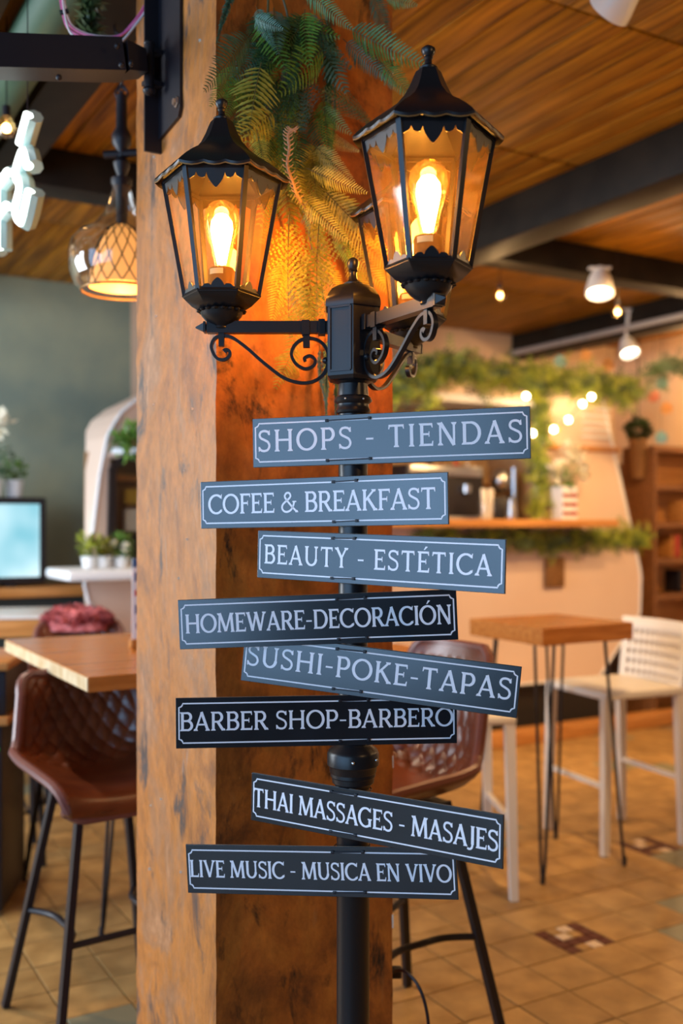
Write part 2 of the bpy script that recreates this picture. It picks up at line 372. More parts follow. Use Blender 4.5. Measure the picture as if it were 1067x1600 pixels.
tag(rest.build('far_tiles', TILE, floor, smooth=False), kind='stuff')

# ------------------------------------------------------------------ ceiling with slats and beams
ceiling = MB().box((0, 0, 0.07), (11, 11, 0.10)).build('ceiling', CEILB); tag(ceiling, kind='structure')
ceiling.location = room(1.2, 3.0, CEIL); ceiling.rotation_euler = (0, 0, RA)
inv = Matrix.Rotation(-RA, 4, 'Z') @ Matrix.Translation(-ceiling.location)
SW = 0.125
SEG = [(1.35, 2.32), (2.33, 3.33), (3.34, 4.34), (4.35, 5.32), (5.33, 6.60)]
smesh = {}
slat_n = 0; rest = MB(); rest.use(SLAT)
for j, (s0, s1) in enumerate(SEG):
    L = s1 - s0 - 0.006
    b = MB().bevbox((0, 0, 0.008), (SW - 0.006, L, 0.016), 0.002); so = b.build('slat', SLAT); smesh[j] = so.data; bpy.data.objects.remove(so)
    for i in range(-28, 56):
        n = (i + .5) * SW; p = room(n, (s0 + s1) / 2, CEIL)
        vis = False
        for ss in (s0, (s0 + s1) / 2, s1):
            q = room(n, ss, CEIL)
            if q.y > 0.5:
                px = 533.5 + q.x / q.y * F; py = 818 - (CEIL - EYE) / q.y * F
                if -60 < px < 1130 and py > -60 and not (230 < px < 590): vis = True
        lp = inv @ p
        if vis and slat_n < 290:
            slat_n += 1
            o = bpy.data.objects.new('slat', smesh[j]); C.objects.link(o); o.parent = ceiling; o.location = lp + Vector((0, 0, random.uniform(-.0015, .0015)))
        elif abs(lp.x) < 5.4:
            rest.box(lp + Vector((0, 0, .008)), (SW - .006, L, .016))
tag(rest.build('far_slats', SLAT, ceiling, smooth=False), kind='stuff')
def beam(n0, n1, s0, s1, drop, m=BEAM):
    b = MB(); a = inv @ room(n0, s0, CEIL); c = inv @ room(n1, s1, CEIL)
    b.bevbox(((a.x + c.x) / 2, (a.y + c.y) / 2, -drop / 2 + .001), (abs(c.x - a.x), abs(c.y - a.y), drop), .006); return b.build('beam', m, ceiling)
beam(3.11, 3.31, 0.5, 6.6, 0.20); beam(5.43, 5.63, 0.5, 6.6, 0.20); beam(0.82, 0.98, 0.5, 6.6, 0.14); beam(0.44, 0.60, 0.5, 6.6, 0.16)
beam(3.32, 5.42, 4.25, 4.42, 0.16); beam(0.99, 3.10, 4.25, 4.42, 0.16); beam(-2.6, 0.43, 4.25, 4.42, 0.16)
beam(5.64, 6.6, 4.25, 4.42, .16)
d = MB().tube([inv @ room(0.715, 0.6, 2.86), inv @ room(0.715, 6.6, 2.86)], 0.07, 16); d.build('air_duct', DUCT, ceiling)
d = MB().tube([inv @ room(5.39, 1.0, 2.84), inv @ room(5.39, 6.55, 2.84)], 0.022, 10); d.build('conduit_pipe', PIPE, ceiling)

# walls
def wall(name, n0, s0, n1, s1, m, th=0.1, z1=CEIL):
    a = room(n0, s0); b = room(n1, s1); L = (b - a).length; ang = atan2(b.y - a.y, b.x - a.x)
    o = MB().box((L / 2, th / 2, z1 / 2 + .005), (L, th, z1 + .01)).build(name, m); o.location = a; o.rotation_euler = (0, 0, ang); return tag(o, kind='structure')
WS = 6.62
wall('wall_back', -4.2, WS, 2.2, WS, WALLG)
wall('wall_back_right', 2.2, WS, 6.6, WS, WALLC)
wall('wall_right', 6.6, WS, 6.6, -2.0, WALLC)
ventb = MB(); p = room(4.08, WS - 0.09)
ventb.bevbox((0, 0, 0), (0.26, 0.16, 0.9), .01); dk = ventb.build('trim_1', PIPE); dk.location = room(4.08, WS - .085, 2.545); dk.rotation_euler = (0, 0, RA); tag(dk, kind='structure')
b = MB().box((0, 0, 0), (6.3, 0.02, 0.10)).build('baseboard_back', WOODD); b.location = room(-.95, WS - .012, .05); b.rotation_euler = (0, 0, RA); tag(b, kind='structure')

# ------------------------------------------------------------------ column
Dc = 2.08; K = Vector((-.1225 * Dc, Dc, 0)); w1, w2 = .426, .493
e2 = Vector((cos(RA), sin(RA), 0)); e1 = Vector((-sin(RA), cos(RA), 0))
col = MB(); nz = 60
def jag(i, a): random.seed(i * 7 + a); return random.uniform(-.0012, .0012)
rings = []
col.use(COLL)
cs = [K + e1 * w2, K, K + e2 * w1, K + e2 * w1 + e1 * w2]
V = []
for i in range(nz + 1):
    z = (CEIL - .002) * i / nz
    for k, c in enumerate(cs):
        V.append(c + e2 * jag(i, k) + e1 * jag(i, k + 9) + Vector((0, 0, z)))
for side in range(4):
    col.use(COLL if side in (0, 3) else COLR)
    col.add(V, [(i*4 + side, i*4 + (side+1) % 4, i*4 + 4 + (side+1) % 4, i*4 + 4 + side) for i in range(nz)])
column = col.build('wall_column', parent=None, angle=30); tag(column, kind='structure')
random.seed(3)
b = MB()
for i in range(16):     # chipped plaster along the right arris
    z = random.uniform(.55, 1.25) if i < 12 else random.uniform(1.4, 2.9); h = random.uniform(.004, .035)
    b.box(K + e2 * (w1 + .001) + e1 * .002 + Vector((0, 0, z)), (.005, .006, h))
for i in range(14):
    z = random.uniform(.5, 2.6); h = random.uniform(.002, .006)
    b.box(K + e1 * random.uniform(.05, .4) + e2 * -.0005 + Vector((0, 0, z)), (.006, .006, h))
b.build('plaster_chips', CHIP, column)

# ------------------------------------------------------------------ street lamp
LX, LY = .0207, 1.84
lamp = thing('street_lamp', 'tall black post lamp with three glowing lanterns standing before the orange column', 'street lamp', (LX, LY, 0))
p = MB().lathe([(.11, .0), (.11, .03), (.07, .05), (.06, .25), (.035, .28), (.0295, .30), (.0295, .976), (.0335, .982), (.0375, .986), (.0385, .995), (.0405, .997), (.0405, 1.003), (.0420, 1.005), (.0430, 1.014), (.0465, 1.018),
                (.0465, 1.038), (.044, 1.044), (.034, 1.052), (.029, 1.06), (.0265, 1.065), (.0262, 1.62), (.0262, 1.70)], 40)
p.build('pole', BLK, lamp)
p = MB().lathe([(.0262, 1.646), (.030, 1.648), (.0315, 1.652), (.030, 1.656), (.0285, 1.659), (.0285, 1.664), (.032, 1.667), (.0335, 1.671), (.032, 1.676), (.028, 1.679), (.0265, 1.70), (.036, 1.704), (.0262, 1.712)], 36)
p.build('collar', BLK, lamp)
p = MB()
for a in (-2.0, -1.0, .2, 2.4): p.ball((.0335*cos(a), .0335*sin(a), 1.671), .002, 8)
for a in (-1.57, -.5, 1.6): p.ball((.0468*cos(a), .0468*sin(a), 1.030), .0035, 8)
p.build('set_screw', STEEL, lamp)
HX = .0524
box = MB().lathe([(.030, 1.703), (HX*.9, 1.706), (HX, 1.712), (HX, 1.838)], 6, rot=pi/6)
box.build('junction_box', BLK, lamp, smooth=False)
for a in (240, 0, 120):     # recessed-look frame on the free faces
    q = MB(); A = math.radians(a); nrm = Vector((cos(A), sin(A), 0)); tng = Vector((-sin(A), cos(A), 0)); ap = HX * cos(pi/6)
    def fr(t0, z0, t1, z1): q.bar(nrm*(ap+.0008) + tng*t0 + Vector((0, 0, z0)), nrm*(ap+.0008) + tng*t1 + Vector((0, 0, z1)), .0035, .0035, nrm)
    fr(-.021, 1.72, .021, 1.72); fr(-.021, 1.832, .021, 1.832); fr(-.021, 1.72, -.021, 1.832); fr(.021, 1.72, .021, 1.832)
    q.build('panel_frame', BLK, lamp, smooth=False)
cap = MB().lathe([(HX, 1.836), (HX*1.06, 1.834), (HX*1.08, 1.838), (HX*1.07, 1.846), (HX*1.0, 1.856), (HX*.82, 1.868), (HX*.55, 1.876), (HX*.34, 1.879)], 6, rot=pi/6)
cap.build('cap', BLK, lamp, angle=50)
cap = MB().lathe([(.017, 1.878), (.0175, 1.881), (.012, 1.884), (.0085, 1.888), (.0065, 1.895), (.0065, 1.901), (.009, 1.904), (.008, 1.907), (.0095, 1.911), (.0108, 1.917), (.0095, 1.923), (.004, 1.9275), (.001, 1.928)], 20)
cap.build('finial', BLK, lamp)

SCR = [(350,550),(353.5,547),(358,549),(358.5,555),(354,560.5),(347,562.5),(339.5,560.5),(334,554),(330,541),(336.3,528.3),(349,525),(363.4,528.3),(385.7,544.3),(411,566.6),(443,590.5),(470,598.5),(490,595.7),(505.7,584),(512.0,566),(510.5,548.4),(501,535),(485.5,528.8),(469.7,531.6),(458.5,541.7),(455,555),(461.9,568.7),(476.5,576.6),(489,572),(492,563),(484,556.4),(475.3,559.7),(476.5,565)]
scr = [((551 - x) / 869.6, EYE + (818 - y) / 869.6) for x, y in SCR]
scr_s = [(v.x, v.y) for v in crom([Vector((x, z, 0)) for x, z in scr], 6)]
AZ = 1.802
def make_lantern(parent, ang):
    # local x runs out along the arm; lantern centre at R
    R = .236; M = Matrix.Translation((R, 0, 0))
    zt, zb, Rt, Rb = 2.062, 1.858, .1040, .0665
    L = MB()
    Vt = [Vector((Rt*cos(k*pi/3), Rt*sin(k*pi/3), zt)) for k in range(6)]; Vb = [Vector((Rb*cos(k*pi/3), Rb*sin(k*pi/3), zb)) for k in range(6)]
    for k in range(6):
        nrm = Vector((cos(k*pi/3), sin(k*pi/3), 0))
        L.bar(M @ Vb[k], M @ Vt[k], .0085, .007, nrm)
        a, b2 = Vb[k], Vb[(k+1) % 6]; L.bar(M @ a, M @ b2, .006, .006)
        a, b2 = Vt[k], Vt[(k+1) % 6]; L.bar(M @ a, M @ b2, .006, .007)
        # scalloped valance plates, top and bottom
        for (top, prof) in ((True, [(.0, .022), (.05, .022), (.10, .019), (.14, .017), (.17, .010), (.2, .017), (.26, .020), (.31, .019), (.345, .011), (.37, .020), (.42, .028), (.47, .034), (.5, .036)]),
                            (False, [(.0, .004), (.1, .005), (.16, .009), (.22, .010), (.28, .010), (.33, .007), (.36, .012), (.41, .016), (.46, .019), (.5, .020)])):
            A, B = (Vt[k], Vt[(k+1) % 6]) if top else (Vb[k], Vb[(k+1) % 6])
            A2, B2 = (Vb[k], Vb[(k+1) % 6]) if top else (Vt[k], Vt[(k+1) % 6])
            full = prof + [(1 - u, h) for u, h in prof[-2::-1]]
            vs = []; mid = (A + B) / 2; nn = Vector((mid.x, mid.y, 0)).normalized() * .001
            for u, h in full:
                P = A.lerp(B, u); Q = A2.lerp(B2, u); dn = (Q - P).normalized() * h; vs += [M @ (P + nn), M @ (P + dn + nn), M @ (P - nn), M @ (P + dn - nn)]
            fs = []
            for i in range(len(full) - 1):
                b0 = i * 4; fs += [(b0, b0+1, b0+5, b0+4), (b0+2, b0+6, b0+7, b0+3), (b0+1, b0+3, b0+7, b0+5)]
            L.add(vs, fs)
    # base pan, rosette, bowl and stem
    L.lathe([(Rb*1.05, zb + .003), (Rb*1.08, zb), (Rb*1.0, zb - .006), (Rb*.80, zb - .019), (.041, zb - .026), (.001, zb - .026)], 6, (R, 0, 0))
    L.lathe([(.040, zb - .026), (.0385, zb - .028), (.0365, zb - .035), (.030, zb - .043), (.022, zb - .049), (.0155, zb - .052), (.013, zb - .0545), (.0135, zb - .057), (.0115, zb - .059), (.0115, AZ + .008), (.001, AZ + .008)], 28, (R, 0, 0))
    for k in range(18):
        a = 2*pi*k/18; L.ball((R + .040*cos(a), .040*sin(a), zb - .0275), .0052, 8, .5)
    lan = L.build('lantern', BLK, parent, angle=40); lan.rotation_euler = (0, 0, ang)
    # roof: hexagonal ogee with a scalloped eave
    Rf = MB(); prof = [(.1205, -.004), (.1215, .0), (.114, .009), (.100, .021), (.083, .033), (.068, .042), (.050, .055), (.037, .070), (.029, .085), (.0235, .098), (.020, .106), (.0135, .109)]
    n = 72; zr = 2.066
    def hexr(r, a): aa = (a % (pi/3)) - pi/6; return r * cos(pi/6) / cos(aa)
    vs = []
    for r, z in prof:
        for j in range(n):
            a = 2*pi*j/n; rr = hexr(r, a); zz = z
            if z < .012:
                ph = (a % (pi/3)) / (pi/3); wv = abs(sin(ph * pi * 3)); zz = z + (-.0045 * wv + .002) * (1 - max(0, z) / .012) ; rr *= 1 + .018 * wv * (1 - max(0, z) / .012)
            vs.append((R + rr*cos(a), rr*sin(a), zr + zz))
    k = len(prof)
    Rf.use(BLK); Rf.add(vs, [(i*n + j, i*n + (j+1) % n, (i+1)*n + (j+1) % n, (i+1)*n + j) for i in range(k-1) for j in range(n)])
    vs2 = [(x, y, z - .0022) for x, y, z in vs[:n]] + [(R + hexr(.1, 2*pi*j/n)*cos(2*pi*j/n), hexr(.1, 2*pi*j/n)*sin(2*pi*j/n), zr + .0105) for j in range(n)] + [(R + hexr(.02, 2*pi*j/n)*cos(2*pi*j/n), hexr(.02, 2*pi*j/n)*sin(2*pi*j/n), zr + .07) for j in range(n)]
    Rf.use(GOLD); Rf.add(vs[:n] + vs2[:n], [(j, (j+1) % n, (j+1) % n + n, j + n) for j in range(n)])
    Rf.use(BLK); Rf.add(vs2, [(i*n + j, i*n + (j+1) % n, (i+1)*n + (j+1) % n, (i+1)*n + j) for i in range(2) for j in range(n)])
    Rf.build('roof', BLK, lan, angle=32)
    fi = MB().lathe([(.0145, zr + .107), (.0150, zr + .111), (.011, zr + .114), (.0065, zr + .117), (.0055, zr + .124), (.0075, zr + .127), (.0065, zr + .1295), (.0095, zr + .133), (.0115, zr + .138), (.0110, zr + .142), (.006, zr + .146), (.001, zr + .1465)], 20, (R, 0, 0))
    fi.build('finial', BLK, lan)
    for k in range(6):
        a, b2, c2, d2 = Vb[k]*1.0, Vb[(k+1) % 6], Vt[(k+1) % 6], Vt[k]
        g = MB(); cen = Vector((0, 0, 1.96)); off = Vector(((a.x + b2.x)/2, (a.y + b2.y)/2, 0)).normalized() * -.0016
        g.add([M @ (q + off) for q in (a, b2, c2, d2)], [(0, 1, 2, 3)]); g.build('glass_pane', PANE, lan, smooth=False)
    so = MB(); so.use(SOCK); so.lathe([(.024, zb - .004), (.024, zb + .044), (.0215, zb + .050), (.001, zb + .050)], 28, (R, 0, 0))
    so.use(LABEL)
    for q in range(7):
        a0 = -ang - pi/2 - .9 + q*.16; a1 = a0 + .16
        so.add([(R + .0246*cos(t), .0246*sin(t), zz) for t in (a0, a1) for zz in (zb + .036, zb + .046)], [(0, 1, 3, 2)])
    so.build('socket', SOCK, lan)
    bu = MB().lathe([(.0135, zb + .050), (.0145, zb + .062), (.020, zb + .085), (.027, zb + .108), (.0315, zb + .130), (.0315, zb + .142), (.028, zb + .156), (.020, zb + .166), (.010, zb + .171), (.001, zb + .173)], 28, (R, 0, 0), caps=False)
    bu.build('bulb', BULBG, lan)
    fl = MB().lathe([(.002, zb + .056), (.0085, zb + .060), (.012, zb + .078), (.0170, zb + .100), (.0205, zb + .120), (.0190, zb + .134), (.011, zb + .146), (.001, zb + .150)], 16, (R, 0, 0), caps=False)
    fl.build('filament', FILA, lan)
    return lan
for ang in (pi, -pi/3, pi/3):
    arm = MB()
    arm.bar((.045, 0, AZ), (.262, 0, AZ), .019, .021)
    arm.bar((.050, 0, AZ), (.062, 0, AZ), .025, .027); arm.bar((.078, 0, AZ - .001), (.092, 0, AZ - .001), .023, .026)
    arm.bar((.264, 0, AZ), (.268, 0, AZ), .021, .019); arm.bar((.268, 0, AZ), (.283, 0, AZ), .018, .015, w2=.002, h2=.002)
    arm.bar((.262, 0, AZ), (.265, 0, AZ), .012, .010)
    ao = arm.build('arm', BLK, lamp, smooth=False); ao.rotation_euler = (0, 0, ang)
    s = MB(); tk = [.0055] * len(scr_s)
    for i in range(8): tk[i] = .010 - .0006 * i
    s.strip(scr_s, .0095, tk); s.bar((.0835, 0, AZ - .010), (.0835, 0, AZ - .036), .013, .012); s.bar((.236, 0, AZ + .0), (.236, 0, AZ - .034), .0125, .010)
    s.bar((.040, 0, 1.743), (.050, 0, 1.743), .010, .010); s.ball((.049, 0, 1.743), .0065, 8)
    so = s.build('scroll_bracket', BLK, ao)
    make_lantern(lamp, ang)

# ------------------------------------------------------------------ lettering
TK, TN = .145, .100
def S_(pts, w): return ('s', pts, w)
def ln(x0, y0, x1, y1, w): return ('s', [(x0, y0), (x1, y1)], w)
def arc(cx, cy, rx, ry, a0, a1, n=18):
    P = []; W = []
    for i in range(n + 1):
        a = math.radians(a0 + (a1 - a0) * i / n); P.append((cx + rx*cos(a), cy + ry*sin(a))); W.append(TN + (TK - TN) * abs(cos(a)))
    return ('s', P, W)
def sf(x, y, l=.12, r=.12):   # foot or head serif with brackets
    s = 1 if y < .5 else -1; h = .05
    return ('p', [(x - l, y), (x + r, y), (x + r, y + s*h*.6), (x + TK*.45, y + s*.11), (x - TK*.45, y + s*.11), (x - l, y + s*h*.6)])
def tri(x, y, s, up=1, h=.16):   # arm end wedge
    return ('p', [(x - .075*s, y), (x + .02*s, y + up*.0), (x + .035*s, y + up*h), (x - .005*s, y + up*h)])
def smooth(pts, w):
    v = crom([Vector((x, y, 0)) for x, y in pts], 5); return ('s', [(p.x, p.y) for p in v], w)
h = TN / 2
def G(ch):
    if ch == 'A': return .86, [ln(.43, .97, .11, .02, TN), ln(.42, 1.0, .75, .02, TK), ln(.2, .33, .66, .33, TN*.9), sf(.11, 0, .11, .12), sf(.75, 0, .13, .11)]
    if ch == 'B': return .74, [ln(.17, 0, .17, 1, TK), sf(.17, 0, .13, .0), sf(.17, 1, .13, .0), ln(.17, 1-h, .40, 1-h, TN), ln(.17, .53, .42, .53, TN), ln(.17, h, .42, h, TN), arc(.40, .745, .21, .212, -90, 90), arc(.42, .287, .24, .243, -90, 90)]
    if ch in 'CG':
        s = [arc(.5, .5, .42, .46, 48, 318, 26), ('p', [(.755, .80), (.83, .76), (.85, 1.0), (.81, 1.0)]) ]
        if ch == 'C': s += [('p', [(.77, .16), (.84, .26), (.86, .22), (.82, .14)])]; return .88, s
        s += [ln(.78, .06, .78, .42, TK), ln(.64, .42, .92, .42, .06)]; return .93, s
    if ch == 'D': return .92, [ln(.17, 0, .17, 1, TK), sf(.17, 0, .13, .0), sf(.17, 1, .13, .0), ln(.17, 1-h, .43, 1-h, TN), ln(.17, h, .43, h, TN), arc(.42, .5, .40, .456, -90, 90, 22)]
    if ch in 'EÉF':
        s = [ln(.17, 0, .17, 1, TK), sf(.17, 0, .13, .0 if ch != 'F' else .14), sf(.17, 1, .13, .0), ln(.17, 1-h, .60, 1-h, TN), tri(.62, 1.0, 1, -1, .20), ln(.17, .52, .50, .52, TN*.9), ('p', [(.47, .40), (.51, .40), (.51, .64), (.47, .64)])]
        if ch != 'F': s += [ln(.17, h, .62, h, TN), tri(.64, 0.0, 1, 1, .22)]
        if ch == 'É': s += [('p', [(.36, 1.07), (.42, 1.07), (.58, 1.22), (.46, 1.24)])]
        return (.70 if ch != 'F' else .66), s
    if ch == 'H': return .96, [ln(.17, 0, .17, 1, TK), ln(.79, 0, .79, 1, TK), ln(.17, .52, .79, .52, TN)] + [sf(x, y) for x in (.17, .79) for y in (0, 1)]
    if ch == 'I': return .34, [ln(.17, 0, .17, 1, TK), sf(.17, 0), sf(.17, 1)]
    if ch == 'J': return .46, [ln(.30, .12, .30, 1, TK), sf(.30, 1), smooth([(.30, .18), (.28, .02), (.20, -.08), (.08, -.10), (.0, -.06)], TN)]
    if ch == 'K': return .84, [ln(.17, 0, .17, 1, TK), sf(.17, 0), sf(.17, 1), ln(.20, .46, .66, .97, TN), ln(.34, .58, .72, .02, TK), sf(.66, 1, .13, .10), sf(.73, 0, .12, .12)]
    if ch == 'L': return .66, [ln(.17, 0, .17, 1, TK), sf(.17, 0, .13, .0), sf(.17, 1), ln(.17, h, .60, h, TN), tri(.62, 0, 1, 1, .22)]
    if ch == 'M': return 1.10, [ln(.20, 1, .14, 0, TN), ln(.20, 1, .55, .05, TK), ln(.55, .05, .88, 1, TN), ln(.89, 1, .96, 0, TK), sf(.14, 0), sf(.96, 0), sf(.16, 1, .12, .05), sf(.93, 1, .05, .12)]
    if ch == 'N': return .94, [ln(.17, 0, .17, 1, TN), ln(.18, 1, .77, .0, TK), ln(.77, 0, .77, 1, TN), sf(.17, 0), sf(.15, 1, .12, .04), sf(.77, 1)]
    if ch in 'OÓ':
        s = [arc(.5, .5, .42, .46, 0, 360, 36)]
        if ch == 'Ó': s += [('p', [(.44, 1.07), (.50, 1.07), (.68, 1.24), (.55, 1.26)])]
        return 1.0, s
    if ch == 'P': return .72, [ln(.17, 0, .17, 1, TK), sf(.17, 0), sf(.17, 1, .13, .0), ln(.17, 1-h, .40, 1-h, TN), ln(.17, .43, .40, .43, TN), arc(.40, .693, .23, .263, -90, 90)]
    if ch == 'R': return .80, [ln(.17, 0, .17, 1, TK), sf(.17, 0), sf(.17, 1, .13, .0), ln(.17, 1-h, .40, 1-h, TN), ln(.17, .47, .40, .47, TN), arc(.40, .713, .22, .243, -90, 90), ln(.40, .47, .68, .02, TK), sf(.70, 0, .08, .11)]
    if ch == 'S': return .66, [smooth([(.57, .80), (.50, .91), (.34, .955), (.18, .91), (.115, .77), (.17, .64), (.34, .545), (.51, .44), (.575, .27), (.50, .10), (.33, .042), (.16, .09), (.085, .20)], .105), ('p', [(.53, .76), (.61, .76), (.60, .98), (.56, .98)]), ('p', [(.05, .24), (.12, .24), (.10, .02), (.06, .02)])]
    if ch == 'T': return .80, [ln(.40, 0, .40, 1, TK), sf(.40, 0), ln(.08, 1-h, .72, 1-h, TN), tri(.72, 1, 1, -1, .2), tri(.08, 1, -1, -1, .2)]
    if ch == 'U': return .90, [ln(.17, .36, .17, 1, TK), ln(.74, .36, .74, 1, TN), sf(.17, 1), sf(.74, 1), arc(.455, .36, .285, .315, 180, 360, 18)]
    if ch == 'V': return .84, [ln(.12, 1, .44, .02, TK), ln(.44, .02, .73, 1, TN), sf(.12, 1), sf(.73, 1)]
    if ch == 'W': return 1.22, [ln(.12, 1, .38, .02, TK), ln(.38, .02, .61, .95, TN), ln(.60, 1, .85, .02, TK), ln(.85, .02, 1.10, 1, TN), sf(.12, 1), sf(1.10, 1), sf(.60, 1, .12, .06)]
    if ch == 'Y': return .80, [ln(.12, 1, .41, .48, TK), ln(.41, .48, .68, 1, TN), ln(.41, 0, .41, .50, TK), sf(.12, 1), sf(.68, 1), sf(.41, 0)]
    if ch == '&': return .98, [smooth([(.90, .03), (.62, .30), (.30, .66), (.24, .82), (.34, .95), (.48, .95), (.56, .83), (.50, .70), (.30, .55), (.13, .40), (.08, .22), (.18, .07), (.36, .03), (.56, .11), (.70, .30), (.76, .52)], .10), sf(.88, 0, .06, .10), ('p', [(.66, .50), (.88, .50), (.88, .56), (.66, .56)])]
    if ch == '-': return .46, [ln(.06, .42, .40, .42, .08)]
    return .34, []
def text_mesh(parent, txt, x0, x1, cap, zc, y):
    b = MB()
    adv = [G(c)[0] for c in txt]; nat = sum(adv) * cap; hs = min(1.0, (x1 - x0) / nat); track = (x1 - x0 - nat * hs) / (len(txt) - 1); x = x0; lay = 0
    for c, a in zip(txt + '', adv):
        if c == ' ' and b.v: b.build('lettering', WHITEP, parent, smooth=False); b = MB()
        for st in G(c)[1]:
            yy = y - .00001 * (lay % 12); lay += 1
            T = lambda q: (x + q[0]*cap*hs, q[1]*cap + zc - cap/2)
            if st[0] == 'p':
                P = [T(q) for q in st[1]]; k = len(P)
                b.add([(q[0], yy, q[1]) for q in P] + [(q[0], y + .0006, q[1]) for q in P], [list(range(k))] + [[i, (i+1) % k, (i+1) % k + k, i + k] for i in range(k)])
            else:
                pts = [T(q) for q in st[1]]; k = len(pts); W = st[2] if isinstance(st[2], list) else [st[2]] * k
                closed = k > 3 and hypot(pts[0][0] - pts[-1][0], pts[0][1] - pts[-1][1]) < 1e-6
                vs = []
                for i in range(k):
                    q0 = pts[i-1] if i else (pts[-2] if closed else pts[0]); q1 = pts[i+1] if i < k-1 else (pts[1] if closed else pts[-1])
                    dx, dz = q1[0]-q0[0], q1[1]-q0[1]; L = hypot(dx, dz) or 1; w = W[i]*cap/2
                    vs += [(pts[i][0] - dz/L*w, yy, pts[i][1] + dx/L*w), (pts[i][0] + dz/L*w, yy, pts[i][1] - dx/L*w)]
                b.add(vs, [(2*i, 2*i+1, 2*i+3, 2*i+2) for i in range(k-1)])
        x += a*cap*hs + track
    b.build('lettering', WHITEP, parent, smooth=False)

SL, SWD, ST = .495, .088, .004
SIGNS = [  # yaw, roll, along, z, text, text extent (fraction of length), cap height, text offset, standoff, tie span, label
 (.2533, .0175, .0689, 1.5997, 'SHOPS - TIENDAS', (.018, .975), .0395, .003, .033, (.078, .078), 'long dark sign reading SHOPS - TIENDAS, topmost on the lamp pole'),
 (.4457, .0165, -.0554, 1.4886, 'COFEE & BREAKFAST', (.034, .958), .0370, .001, .033, (.045, .050), 'blue-grey sheened sign reading COFEE & BREAKFAST, second from the top'),
 (.5569, -.0259, .0592, 1.3868, 'BEAUTY - ESTÉTICA', (.030, .955), .0355, .001, .033, (.045, .045), 'dark sign reading BEAUTY - ESTÉTICA, third from the top of the pole'),
 (.0737, .044, -.0625, 1.2798, 'HOMEWARE-DECORACIÓN', (.022, .982), .0340, .001, .033, (.05, .05), 'black sign reading HOMEWARE-DECORACIÓN tied to the lamp pole'),
 (.2253, -.0966, .0499, 1.1862, 'SUSHI-POKE-TAPAS', (.014, .975), .0375, .004, .033, (.05, .05), 'tilted sign reading SUSHI-POKE-TAPAS partly behind the homeware sign'),
 (-.0562, .0074, -.065, 1.1023, 'BARBER SHOP-BARBERO', (.012, .988), .0330, .003, .033, (.05, .05), 'black sign reading BARBER SHOP-BARBERO above the pole joint'),
 (.5178, -.0183, .0503, .9372, 'THAI MASSAGES - MASAJES', (.010, .985), .0350, .000, .0350, (.05, .05), 'tilted black sign reading THAI MASSAGES - MASAJES below the pole joint'),
 (.2238, .0555, -.0564, .8321, 'LIVE MUSIC - MUSICA EN VIVO', (.012, .982), .0310, .001, .0350, (.055, .055), 'black sign reading LIVE MUSIC - MUSICA EN VIVO, lowest on the pole')]
SIGNS[7] = SIGNS[7]
